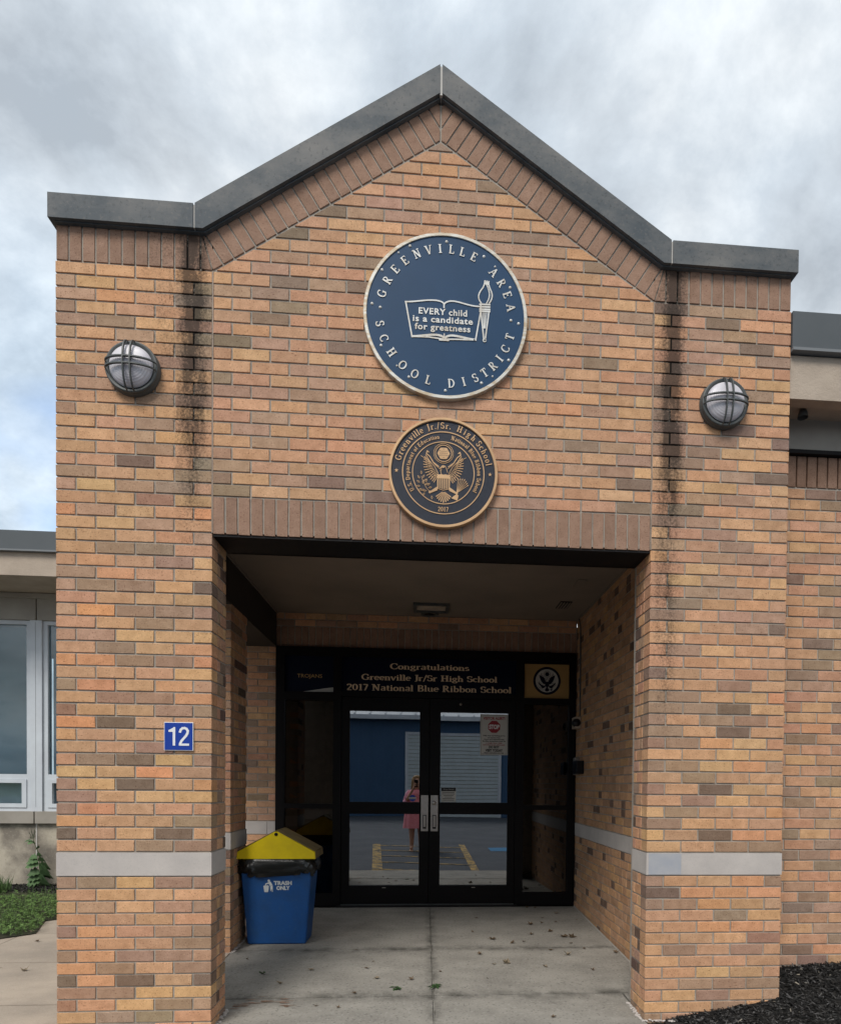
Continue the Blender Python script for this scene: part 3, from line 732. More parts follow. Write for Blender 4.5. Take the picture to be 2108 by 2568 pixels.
# left side: pilaster, dark beam, far wall piece
pz = thing('brick_pilaster', 'narrow brick pilaster behind the left pier beside the trash can', 'brick pier', (-1.6, 1.58, 0))
PX = -1.462
mortar_box(pz, -1.86 + RC, PX - RC, 1.37 + RC, 1.80, -.1, 2.70)
W = Wall(pz, 0, 1.37, 0, 101); W2 = Wall(pz, PX, 1.37, R(90), 102)
for k in range(-14, 26):
    if k in (-1, -2): continue
    z = ZB + k * c_
    W.course(PX - b_ * 2, PX, z, PX - b_ * 2 + (0 if k % 2 else b_ / 2), edges=(0, 0))
    h = .092 + JT / 2
    if k % 2: W2.course(h, .43, z, h, colf=lambda r: pick(r, .12), edges=(JT / 2, 0))
    else: W2.course(h, .43, z, h + .1016, colf=lambda r: pick(r, .12), edges=(JT / 2, 0))
W.done(); W2.done()
B().box(PX - b_ * 2 - .001, PX + .002, 1.368, 1.802, ZBB + .005, ZB - .004).obj('stone_band', 'limestone', pz, loc=-Vector(pz.location))
bm_ = thing('porch_beam', 'dark beam along the open left side of the porch', 'beam', (-1.6, 1.5, 2.70))
bo = -Vector(bm_.location)
B().box(-1.80, PX - .0, .262, 2.852, 2.702, CE - .001).obj('beam_body', 'beampaint', bm_, loc=bo)
B().box(PX + .0, PX + .012, .262, 2.852, CE - .016, CE - .002).obj('trim_strip', 'ceiling', bm_, loc=bo)
cs = thing('walkway_canopy', 'pale soffit of the side canopy seen through the left opening', 'canopy', (-2.4, 2.3, 2.75))
B().box(-2.72, -1.805, 1.45, 2.852, 2.745, 2.86).obj('soffit', 'stucco', cs, loc=-Vector(cs.location))
fw_ = thing('brick_wall', 'lit brick wall piece beside the door frame seen past the pilaster', 'brick wall', (-2.2, YD, 0))
FX = -1.468
mortar_box(fw_, -2.95, FX - RC * .5, YD + RC, 4.2, -.1, 2.742)
W = Wall(fw_, 0, YD, 0, 111)
kk = 0
for k in range(-14, 27):
    if k in (-1, -2): continue
    z = ZB + k * c_
    ph = FX - .148 if k % 2 == 0 else FX - .148 - .0 + .0
    # the photo shows short/long alternation next to the frame
    ph = FX - .073 if k % 2 else FX - .148 - .0265
    W.course(-2.93, FX, z, ph, edges=(0, 0))
W.done()
B().box(-2.9, FX - .083, YD - .002, YD + .05, ZBB + .005, ZB - .004).obj('stone_band', 'limestone', fw_, loc=-Vector(fw_.location))
B().box(FX - .079, FX + .0, YD - .002, YD + .05, ZBB + .005, ZB - .004).obj('stone_band', 'limestone', fw_, loc=-Vector(fw_.location))

# ------------------------------------------------------------------ storefront
sf = thing('entrance_storefront', 'dark bronze glazed entrance with double doors and sidelights', 'entrance', (.04, YD, .12))
so_ = -Vector(sf.location)
ZF = .125
def fr(b, x0, x1, z0, z1, y0=YD - .025, y1=YD + .075): b.box(x0, x1, y0, y1, z0, z1)
f = B()
SX0, SX1 = -1.466, 1.540
LX0, LX1, CX, RX0 = -.862, -.828, .053, .927
fr(f, SX0, SX0 + .085, ZF, 2.708); fr(f, SX1 - .065, SX1, ZF, 2.708)
fr(f, -.905, LX1 + .001, ZF, 2.708); fr(f, RX0, 1.012, ZF, 2.708)
fr(f, SX0 + .085, -.905, 2.62, 2.708); fr(f, LX1 + .001, RX0, 2.62, 2.708); fr(f, 1.012, SX1 - .065, 2.62, 2.708)
fr(f, SX0 + .085, -.905, 2.182, 2.262); fr(f, LX1 + .001, RX0, 2.222, 2.272); fr(f, 1.012, SX1 - .065, 2.182, 2.242)
for a, e in ((SX0 + .085, -.905), (1.012, SX1 - .065)):
    fr(f, a, e, 1.102, 1.150); fr(f, a, e, ZF, .250)
f.obj('frame', 'alum', sf, loc=so_)
def pane(x0, x1, z0, z1, nm, mt, parent, tilt=(0, 0), y=YD + .012, loc=so_):
    x, z = (x0 + x1) / 2, (z0 + z1) / 2
    b = B(); b.box((x0 - x1) / 2, (x1 - x0) / 2, -.003, .003, (z0 - z1) / 2, (z1 - z0) / 2)
    o = b.obj(nm, mt, parent); o.location = Vector((x, y, z)) + (loc if loc is not None else Vector()); o.rotation_euler = (tilt[0], 0, tilt[1]); return o
for a, e in ((SX0 + .085, -.905), (1.012, SX1 - .065)):
    pane(a, e, 1.150, 2.182, 'sidelight_pane', 'sideglass', sf); pane(a, e, .250, 1.102, 'sidelight_pane', 'sideglass', sf)
def transom(x0, x1, z0, z1, mt, nm='transom_panel'):
    return B().box(x0, x1, YD + .004, YD + .02, z0, z1).obj(nm, mt, sf, loc=so_)
transom(SX0 + .085, -.905, 2.262, 2.62, 'bannerblue'); transom(LX1 + .001, RX0, 2.272, 2.62, 'bannerblue'); transom(1.012, SX1 - .065, 2.242, 2.62, 'alum')
def door(x0, x1, hinge, tilt):
    d = B(); y0, y1 = YD - .018, YD + .028
    gx0, gx1 = (-.741, -.045) if hinge < 0 else (.164, .852)
    zt, zb = 2.216, .145
    d.box(x0, gx0, y0, y1, zb, zt); d.box(gx1, x1, y0, y1, zb, zt)
    d.box(gx0, gx1, y0, y1, 2.083, zt); d.box(gx0, gx1, y0, y1, 1.052, 1.172); d.box(gx0, gx1, y0, y1, zb, .330)
    do = d.obj('door', 'alum', sf, loc=so_)
    for z0, z1 in ((1.172, 2.083), (.330, 1.052)):
        p = pane(gx0, gx1, z0, z1, 'glass_pane', 'doorglass', do, tilt, YD + .006, loc=Vector())
    hx0, hx1 = (-.028, .046) if hinge < 0 else (.070, .144)
    h = B().cbox(hx0, hx1, y0 - .006, y0 - .0005, .880, 1.243, .002); ho = h.obj('handle_plate', 'stainless', do)
    mx_ = (hx0 + hx1) / 2
    r = B(); r.cbox(mx_ - .0175, mx_ + .0175, y0 - .010, y0 - .0065, .905, 1.045, .0015)
    pu = r.obj('pull_recess', 'black', do)
    g_ = B(); g_.cbox(mx_ - .012, mx_ + .012, y0 - .052, y0 - .040, .925, 1.035, .004)
    g_.cbox(mx_ - .012, mx_ + .012, y0 - .045, y0 - .007, 1.022, 1.038, .003); g_.cbox(mx_ - .012, mx_ + .012, y0 - .045, y0 - .007, .925, .938, .003)
    g_.obj('pull_handle', 'stainless', do)
    if hinge > 0:
        l = B(); l.lathe([(0, .016), (.014, .016), (.019, .012), (.022, .004), (.022, 0)], 24, c=(mx_ - .006, y0 - .005, 1.165)); l.obj('lock_cylinder', 'stainless', do, smooth=True)
        l = B(); l.lathe([(0, .014), (.010, .010), (.014, 0)], 16, c=(.365 - .0, y0 - .001, 2.165)); l.obj('door_stud', 'stainless', do, smooth=True)
    c = (gx0 + gx1) / 2
    B().box(c - .018, c + .018, y0 - .002, y0 - .0005, .305, .311).obj('maker_tag', 'stainless', do)
    return do
door(LX1 + .006, CX - .003, -1, (R(.15), R(.72)))
door(CX + .003, RX0 - .004, 1, (R(.10), R(-.05)))
B().box(LX1 + .005, RX0 - .005, YD - .03, YD - .0, .128, .142).obj('door_sill', 'lampmetal', sf, loc=so_)
# dark vestibule behind
v = B(); v.box(-1.5, 1.6, 6.2, 6.25, .05, 3.0); v.box(-1.56, -1.5, YD + .1, 6.25, .05, 3.0); v.box(1.56, 1.62, YD + .21, 6.25, .05, 3.0); v.box(-1.56, 1.62, YD + .21, 6.25, 2.98, 3.03)
o = v.obj('vestibule', 'interior'); tag(o, kind='structure')
o = B().box(-1.56, 1.62, YD + .08, 6.25, .08, .12).obj('vestibule_floor', 'intfloor'); tag(o, kind='structure')

# ------------------------------------------------------------------ lettering
T_, t_ = .155, .075       # thick and thin strokes, cap height = 1
def SE(x, y, l=.34): return ('L', x - l / 2, y, x + l / 2, y, .06)
GLY = {
'A': (.80, [('L', .10, 0, .40, 1, t_), ('L', .40, 1, .70, 0, T_), ('L', .22, .36, .58, .36, t_), SE(.09, .03, .26), SE(.70, .03, .30)]),
'B': (.70, [('L', .18, 0, .18, 1, T_), ('A', .30, .755, .25, .225, 90, -90, .1), ('A', .32, .27, .29, .25, 90, -90, .12), ('L', .10, .97, .34, .97, .07), ('L', .10, .03, .34, .03, .07), ('L', .18, .52, .34, .52, .07)]),
'C': (.74, [('A', .42, .5, .34, .47, 45, 315, .12), ('L', .66, .68, .66, .95, .06), ('L', .66, .06, .66, .26, .06)]),
'D': (.82, [('L', .18, 0, .18, 1, T_), ('A', .30, .5, .42, .465, 90, -90, .12), ('L', .06, .97, .34, .97, .07), ('L', .06, .03, .34, .03, .07)]),
'E': (.68, [('L', .18, 0, .18, 1, T_), ('L', .06, .965, .60, .965, .07), ('L', .06, .035, .63, .035, .07), ('L', .2, .51, .46, .51, .07), ('L', .59, .80, .59, .98, .06), ('L', .62, .02, .62, .22, .06), ('L', .45, .40, .45, .62, .06)]),
'G': (.82, [('A', .42, .5, .34, .47, 50, 320, .12), ('L', .66, .70, .66, .95, .06), ('L', .66, .05, .66, .42, .12), SE(.66, .42, .26)]),
'H': (.86, [('L', .20, 0, .20, 1, T_), ('L', .66, 0, .66, 1, T_), ('L', .2, .51, .66, .51, .07), SE(.2, .97), SE(.2, .03), SE(.66, .97), SE(.66, .03)]),
'I': (.40, [('L', .20, 0, .20, 1, T_), SE(.2, .97), SE(.2, .03)]),
'J': (.44, [('L', .28, .12, .28, 1, T_), SE(.28, .97), ('A', .14, .10, .14, .20, 0, -120, .09)]),
'L': (.66, [('L', .18, 0, .18, 1, T_), SE(.18, .97), ('L', .06, .035, .60, .035, .07), ('L', .59, .02, .59, .26, .06)]),
'N': (.88, [('L', .18, 0, .18, 1, t_), ('L', .18, 1, .68, 0, T_), ('L', .68, 0, .68, 1, t_), SE(.14, .97, .28), SE(.18, .03, .28), SE(.68, .97, .28)]),
'O': (.86, [('A', .43, .5, .35, .47, 0, 360, .125)]),
'R': (.78, [('L', .18, 0, .18, 1, T_), ('A', .30, .74, .26, .235, 90, -90, .1), ('L', .10, .97, .32, .97, .07), ('L', .18, .51, .34, .51, .07), ('L', .36, .51, .66, 0, .14), SE(.18, .03), SE(.68, .03, .18)]),
'S': (.60, [('A', .29, .74, .20, .215, 40, 250, .12), ('A', .31, .27, .22, .24, 90, -145, .12), ('L', .50, .74, .50, .95, .06), ('L', .09, .06, .09, .28, .06)]),
'T': (.72, [('L', .36, 0, .36, 1, T_), ('L', .06, .965, .66, .965, .07), SE(.36, .03), ('L', .07, .76, .07, .98, .06), ('L', .65, .76, .65, .98, .06)]),
'U': (.84, [('L', .20, .3, .20, 1, T_), ('L', .64, .3, .64, 1, t_), ('A', .42, .30, .23, .28, 180, 360, .11), SE(.2, .97), SE(.64, .97, .28)]),
'V': (.80, [('L', .12, 1, .40, 0, T_), ('L', .40, 0, .68, 1, t_), SE(.12, .97, .30), SE(.68, .97, .26)]),
'a': (.52, [('A', .25, .52, .15, .13, 160, 0, .10), ('L', .40, .0, .40, .52, .13), ('A', .24, .18, .16, .15, 0, 360, .09)]),
'b': (.60, [('L', .14, 0, .14, .97, .13), ('A', .32, .32, .19, .29, 0, 360, .11), SE(.1, .96, .16)]),
'c': (.50, [('A', .28, .33, .20, .29, 50, 310, .12), ('L', .41, .5, .41, .58, .1)]),
'd': (.60, [('L', .44, 0, .44, .97, .13), ('A', .26, .32, .19, .29, 0, 360, .11), SE(.40, .96, .18), SE(.48, .03, .16)]),
'e': (.52, [('A', .27, .33, .20, .30, 0, 315, .11), ('L', .1, .35, .46, .35, .07)]),
'f': (.38, [('L', .18, 0, .18, .75, .13), ('A', .30, .78, .14, .17, 180, 60, .09), ('L', .06, .62, .34, .62, .07), SE(.18, .03, .28)]),
'g': (.56, [('A', .25, .42, .16, .19, 0, 360, .10), ('A', .27, -.08, .21, .15, 0, 360, .09), ('L', .36, .56, .5, .62, .08), ('L', .2, .2, .3, .08, .09)]),
'h': (.62, [('L', .14, 0, .14, .97, .13), ('A', .30, .42, .16, .19, 180, 0, .09), ('L', .46, 0, .46, .44, .13), SE(.14, .03, .26), SE(.46, .03, .24), SE(.1, .96, .16)]),
'i': (.32, [('L', .16, 0, .16, .62, .13), SE(.16, .03, .26), SE(.12, .61, .14), ('L', .09, .83, .23, .83, .13)]),
'l': (.32, [('L', .16, 0, .16, .97, .13), SE(.16, .03, .26), SE(.11, .96, .16)]),
'm': (.90, [('L', .14, 0, .14, .62, .13), ('L', .45, 0, .45, .44, .13), ('L', .76, 0, .76, .44, .13), ('A', .30, .44, .15, .17, 180, 0, .08), ('A', .61, .44, .15, .17, 180, 0, .08), SE(.14, .03, .24), SE(.45, .03, .22), SE(.76, .03, .24)]),
'n': (.62, [('L', .14, 0, .14, .62, .13), ('A', .30, .42, .16, .19, 180, 0, .09), ('L', .46, 0, .46, .44, .13), SE(.14, .03, .26), SE(.46, .03, .24), SE(.1, .61, .14)]),
'o': (.56, [('A', .28, .32, .20, .29, 0, 360, .12)]),
'p': (.60, [('L', .14, -.28, .14, .62, .13), ('A', .32, .32, .19, .29, 0, 360, .11), SE(.14, -.27, .26)]),
'r': (.46, [('L', .14, 0, .14, .62, .13), ('A', .32, .42, .16, .18, 170, 50, .11), SE(.14, .03, .28), SE(.1, .61, .14)]),
's': (.44, [('A', .22, .47, .13, .14, 30, 250, .10), ('A', .22, .18, .15, .15, 90, -150, .10)]),
't': (.38, [('L', .18, .12, .18, .82, .13), ('L', .05, .62, .34, .62, .07), ('A', .28, .15, .10, .14, 180, 320, .08)]),
'u': (.62, [('L', .14, .2, .14, .62, .13), ('A', .29, .22, .16, .20, 180, 360, .09), ('L', .46, 0, .46, .62, .13), SE(.52, .03, .14), SE(.1, .61, .14), SE(.42, .61, .12)]),
'v': (.56, [('L', .08, .62, .28, 0, .13), ('L', .28, 0, .48, .62, .07), SE(.08, .61, .22), SE(.48, .61, .18)]),
'0': (.58, [('A', .28, .5, .20, .46, 0, 360, .12)]),
'1': (.44, [('L', .24, 0, .24, 1, .14), ('L', .10, .85, .24, .96, .08), SE(.24, .03, .32)]),
'2': (.56, [('A', .27, .74, .18, .22, 170, -40, .11), ('L', .40, .58, .10, .08, .10), ('L', .06, .05, .50, .05, .11)]),
'7': (.54, [('L', .06, .94, .50, .94, .11), ('L', .47, .92, .22, 0, .12)]),
'.': (.26, [('L', .06, .07, .20, .07, .14)]), '/': (.40, [('L', .06, -.1, .36, 1.05, .08)]), ' ': (.34, [])}
def gpolys(ch, bold=0.):
    out = []
    for s_ in GLY[ch][1]:
        if s_[0] == 'L':
            _, x0, y0, x1, y1, wd = s_; wd += bold; d = math.hypot(x1 - x0, y1 - y0) or 1; nx_, ny_ = -(y1 - y0) / d * wd / 2, (x1 - x0) / d * wd / 2
            out.append([(x0 + nx_, y0 + ny_), (x0 - nx_, y0 - ny_), (x1 - nx_, y1 - ny_), (x1 + nx_, y1 + ny_)])
        else:
            _, cx, cy, rx, ry, a0, a1, wd = s_; wd += bold; n = max(5, int(abs(a1 - a0) / 22))
            for i in range(n):
                q = [R(a0 + (a1 - a0) * k / n) for k in (i, i + 1)]; P = []
                for kx, a in ((1, q[0]), (1, q[1]), (-1, q[1]), (-1, q[0])):
                    # stress: thicker at the sides than at the top
                    ww = wd * (.62 + .55 * abs(math.cos(a))); P.append((cx + (rx + kx * ww / 2) * math.cos(a), cy + (ry + kx * ww / 2) * math.sin(a)))
                out.append(P)
    return out
def extr(b, P, y, h, i, col=None):
    """raise polygon P (x,z) from plane y by h, each stroke a hair above the one before"""
    b.prism(P, y - h - (i % 7) * .00008, y, col)
class Letters:
    """hands out one mesh per letter under a parent"""
    def __init__(s, parent, mt, off): s.p, s.mt, s.off, s.b = parent, mt, off, B()
    def prism(s, *a): s.b.prism(*a)
    def next(s):
        if s.b.v: s.b.obj('letter', s.mt, s.p, loc=s.off); s.b = B()
def nxt(b):
    if hasattr(b, 'next'): b.next()
def text_line(b, s_, x, z, size, y, h=.0015, bold=0., sp=0., wx=1., center=False, shear=0.):
    W_ = sum(GLY[c][0] + sp for c in s_) * size * wx
    if center: x -= W_ / 2
    i = 0
    for ch in s_:
        for P in gpolys(ch, bold):
            extr(b, [(x + p[0] * size * wx, z + p[1] * size) for p in P], y, h, i); i += 1
        nxt(b)
        x += (GLY[ch][0] + sp) * size * wx
def text_arc(b, s_, cx, cz, r, a0, a1, size, y, h=.0015, bold=0., inward=False, angles=None):
    """characters along an arc from angle a0 to a1 (degrees); r = radius of the mid letter height"""
    wd = [GLY[c][0] for c in s_]; tot = sum(wd) - wd[0] / 2 - wd[-1] / 2; acc = 0; i = 0
    for k, ch in enumerate(s_):
        a = angles[k] if angles else a0 + (a1 - a0) * (acc / tot)
        if k + 1 < len(s_): acc += wd[k] / 2 + wd[k + 1] / 2
        ar = R(a); rot = ar - math.pi / 2 + (math.pi if inward else 0)
        ox, oz = cx + r * math.cos(ar), cz + r * math.sin(ar); cs_, sn = math.cos(rot), math.sin(rot)
        for P in gpolys(ch, bold):
            Q = []
            for p in P:
                u, v_ = (p[0] - wd[k] / 2) * size, (p[1] - (.5 if ch.isupper() or ch.isdigit() else .5)) * size
                Q.append((ox + u * cs_ - v_ * sn, oz + u * sn + v_ * cs_))
            extr(b, Q, y, h, i); i += 1
        nxt(b)
def sans(name, s_, size, mt, parent, loc, width=None, h=.001, off_=.0, rot=(R(90), 0, 0), spacing=1., align='CENTER', sx=1.):
    cu = bpy.data.curves.new(name, 'FONT'); cu.body = s_; cu.size = size / .70; cu.extrude = h / 2; cu.align_x = align; cu.offset = off_; cu.space_character = spacing; cu.resolution_u = 3
    t = bpy.data.objects.new(name, cu); C.objects.link(t); bpy.context.view_layer.update()
    me = bpy.data.meshes.new_from_object(t.evaluated_get(bpy.context.evaluated_depsgraph_get()))
    bpy.data.objects.remove(t); bpy.data.curves.remove(cu)
    if width:
        xs = [v.co.x for v in me.vertices]; k = width / (max(xs) - min(xs)); sx = k
    for v in me.vertices: v.co.x *= sx
    me.materials.clear(); me.materials.append(M[mt])
    o = bpy.data.objects.new(name, me); C.objects.link(o); o.parent = parent; o.location = loc; o.rotation_euler = rot
    return o
def strokes(b, pts, wd, y, h=.0015, closed=False, i0=0):
    n = len(pts)
    for i in range(n if closed else n - 1):
        (x0, z0), (x1, z1) = pts[i], pts[(i + 1) % n]; d = math.hypot(x1 - x0, z1 - z0)
        if d < 1e-6: continue
        ex, ez = (x1 - x0) / d * wd * .3, (z1 - z0) / d * wd * .3; nx_, nz_ = -(z1 - z0) / d * wd / 2, (x1 - x0) / d * wd / 2
        extr(b, [(x0 - ex + nx_, z0 - ez + nz_), (x0 - ex - nx_, z0 - ez - nz_), (x1 + ex - nx_, z1 + ez - nz_), (x1 + ex + nx_, z1 + ez + nz_)], y, h, i + i0)
def bez(p0, p1, p2, p3, n=8):
    return [tuple((1 - t) ** 3 * a + 3 * (1 - t) ** 2 * t * b + 3 * (1 - t) * t * t * c + t ** 3 * d for a, b, c, d in zip(p0, p1, p2, p3)) for t in [i / n for i in range(n + 1)]]
def ring(b, cx, cz, r0, r1, y, h, n=72):
    b.lathe([(r0, 0), (r0, h), (r1, h), (r1, 0)], n, c=(cx, y, cz))

# ------------------------------------------------------------------ district seal
scx, scz, sr = .101, 3.940, .452
s1 = thing('district_seal', 'large navy round school district seal with book and torch on the gable wall', 'wall sign', (scx, 0, scz)); o1 = -Vector(s1.location)
YS = -.022
B().lathe([(0, .022), (sr - .018, .022), (sr - .018, 0)], 96, c=(scx, 0, scz)).obj('disc', 'navy', s1, loc=o1)
B().lathe([(sr - .0185, .0), (sr - .0185, .026), (sr - .0165, .0275), (sr - .002, .0275), (sr, .025), (sr, .0)], 96, c=(scx, 0, scz)).obj('rim', 'silver', s1, loc=o1, smooth=False)
b = Letters(s1, 'letter', o1)
text_arc(b, 'GREENVILLE', scx, scz, .366, 0, 0, .047, YS, .003, .02, angles=[164.2, 151.6, 140, 128.6, 116.4, 105.6, 95.6, 85.6, 76, 65.6])
text_arc(b, 'AREA', scx, scz, .366, 0, 0, .047, YS, .003, .02, angles=[44.5, 33.2, 22.4, 11])
text_arc(b, 'SCHOOL', scx, scz, .366, 0, 0, .047, YS, .003, .02, inward=True, angles=[190, 202.6, 216, 230, 242.5, 255])
text_arc(b, 'DISTRICT', scx, scz, .366, 0, 0, .047, YS, .003, .02, inward=True, angles=[275, 286, 296.6, 306, 315.6, 324.5, 334.3, 345.5])
def zx(px, py):      # pixel of the enlarged seal -> facade metres, undoing the slant
    return (scx + (px - 857) / 745 * .452, scz - ((py - .060 * (px - 857)) - 832) / 745 * .452)
b = B(); LWD = .0075
top = bez(zx(488, 705), zx(600, 705), zx(640, 690), zx(730, 690)) [:-1] + bez(zx(730, 690), zx(790, 690), zx(835, 705), zx(838, 728), 6)
top2 = bez(zx(838, 728), zx(850, 700), zx(900, 692), zx(940, 700), 6)[:-1] + bez(zx(940, 700), zx(1010, 712), zx(1060, 740), zx(1165, 745))
strokes(b, top, LWD, YS, .003); strokes(b, top2, LWD, YS, .003, i0=3)
strokes(b, [zx(838, 728), zx(838, 757)], LWD, YS, .003)
strokes(b, [zx(492, 705), zx(550, 1012)], LWD, YS, .003, i0=2); strokes(b, [zx(1172, 790), zx(1128, 1045)], LWD, YS, .003, i0=2)
strokes(b, bez(zx(550, 1014), zx(640, 1012), zx(700, 1000), zx(745, 1000)) + bez(zx(745, 1000), zx(790, 1000), zx(830, 1010), zx(840, 1030), 5), LWD * 1.5, YS, .003)
strokes(b, bez(zx(845, 1030), zx(870, 1008), zx(900, 1004), zx(930, 1008), 5) + bez(zx(930, 1008), zx(1000, 1015), zx(1060, 1040), zx(1130, 1045)), LWD * 1.5, YS, .003, i0=1)
strokes(b, [zx(550, 1014), zx(700, 1020), zx(840, 1040), zx(1000, 1042), zx(1128, 1046)], LWD, YS, .003, i0=4)
strokes(b, [zx(842, 992), zx(842, 1032)], LWD * .8, YS, .003, i0=5)
b.prism([zx(795, 1040), zx(888, 1045), zx(886, 1058), zx(795, 1052)], YS - .0036, YS)
b.obj('open_book', 'letter', s1, loc=o1)
b = B()
fl_ = bez(zx(1178, 715), zx(1130, 660), zx(1155, 620), zx(1190, 575)) + bez(zx(1190, 575), zx(1205, 550), zx(1205, 530), zx(1208, 512), 4)
fr_ = bez(zx(1250, 715), zx(1290, 660), zx(1275, 620), zx(1258, 590)) + bez(zx(1258, 590), zx(1245, 560), zx(1240, 540), zx(1244, 518), 4)
strokes(b, fl_, LWD * .9, YS, .003); strokes(b, fr_, LWD * .9, YS, .003, i0=3)
strokes(b, [zx(1208, 512), zx(1218, 545), zx(1226, 515), zx(1234, 545), zx(1244, 518)], LWD * .9, YS, .003, i0=1)
strokes(b, bez(zx(1222, 540), zx(1240, 590), zx(1275, 640), zx(1225, 715)), LWD * .8, YS, .003, i0=5)
for k, yy in enumerate((724, 746, 768, 786)):
    strokes(b, [zx(1163, yy), zx(1256, yy + 3)], LWD * 1.15, YS, .003, i0=k)
strokes(b, [zx(1172, 724), zx(1172, 788)], LWD, YS, .003, i0=5)
strokes(b, [zx(1175, 795), zx(1203, 1040)], LWD, YS, .003); strokes(b, [zx(1247, 795), zx(1216, 1040)], LWD, YS, .003, i0=1)
for k, xx in enumerate((1195, 1206, 1217, 1228)): strokes(b, [zx(xx, 800), zx(1205 + (xx - 1206) * .45, 940)], LWD * .45, YS, .0025, i0=k)
strokes(b, [(zx(1210, 1048)[0] + .0085 * math.cos(a), zx(1210, 1048)[1] + .0085 * math.sin(a)) for a in [i * .785 for i in range(8)]], .005, YS, .003, closed=True)
b.obj('torch', 'letter', s1, loc=o1)
for s_, px, py, wd in (('EVERY child', 828, 822, .266), ('is a candidate', 828, 892, .330), ('for greatness', 828, 962, .306)):
    p = zx(px, py); sans('motto_line', s_, .033, 'letter', s1, Vector((p[0], YS - .0016, p[1])) + o1, width=wd, h=.003, off_=.0011, spacing=1.1)
SCR = [(90, 667, 1), (118.6, 690, 1), (128.8, 690, 0), (147, 690, 1), (174, 670, 1), (207, 655, 1), (227, 645, 0), (239.6, 655, 1), (270, 668, 1), (299.5, 668, 1), (309.8, 672, 0), (328, 680, 1), (358, 665, 1), (27, 655, 1), (47, 650, 0), (58.7, 655, 1)]
dots = [(176, 594, 1), (360, 594, 1)]
def dome(r, h): return [(0, h), (r * .5, h * .87), (r * .87, h * .5), (r, 0)]
for a, rr, big in SCR + dots:
    r = rr / 745 * .452; x, z = scx + r * math.cos(R(a)), scz + r * math.sin(R(a))
    B().lathe(dome(.0085 if big else .0062, .005), 14, c=(x, YS, z)).obj('screw' if (a, rr, big) not in dots else 'separator_dot', 'letter', s1, smooth=True, loc=o1)

# ------------------------------------------------------------------ bronze plaque
pcx, pcz, prd = .094, 3.082, .302
s2 = thing('bronze_plaque', 'round bronze-rimmed award plaque with an eagle seal above the porch opening', 'plaque', (pcx, 0, pcz)); o2 = -Vector(s2.location)
YQ = -.022
B().lathe([(0, .022), (prd - .014, .022), (prd - .014, 0)], 96, c=(pcx, 0, pcz)).obj('disc', 'navy_dark', s2, loc=o2)
B().lathe([(prd - .0155, 0), (prd - .0155, .029), (prd - .013, .031), (prd - .002, .031), (prd, .028), (prd, 0)], 96, c=(pcx, 0, pcz)).obj('rim', 'bronze', s2, loc=o2)
b = B(); ring(b, pcx, pcz, .2225, .2275, YQ, .003); ring(b, pcx, pcz, .168, .1725, YQ, .003); b.obj('raised_rings', 'bronze', s2, loc=o2)
b = Letters(s2, 'bronze', o2)
text_arc(b, 'Greenville', pcx, pcz, .2595, 163.5, 119, .034, YQ, .003, .02)
text_arc(b, 'Jr./Sr.', pcx, pcz, .2595, 109.5, 82, .034, YQ, .003, .02)
text_arc(b, 'High', pcx, pcz, .2595, 70, 50, .034, YQ, .003, .02)
text_arc(b, 'School', pcx, pcz, .2595, 41, 13, .034, YQ, .003, .02)
text_arc(b, 'U.S. Department of Education', pcx, pcz, .199, 209.5, 99, .0225, YQ, .003, .03)
text_arc(b, 'National Blue Ribbon School', pcx, pcz, .199, 75, -29, .0225, YQ, .003, .03)
text_line(b, '2017', pcx + .001, pcz - .2115, .0245, YQ, .003, .02, sp=.08, center=True)
def star(cx, cz, r, rot=90):
    return [(cx + (r if k % 2 == 0 else r * .4) * math.cos(R(rot + k * 36)), cz + (r if k % 2 == 0 else r * .4) * math.sin(R(rot + k * 36))) for k in range(10)]
b = B()
for sx_ in (-1, 1):
    B().prism(star(pcx + sx_ * .2585, pcz + .003, .0115), YQ - .003, YQ).obj('raised_star', 'bronze', s2, loc=o2)

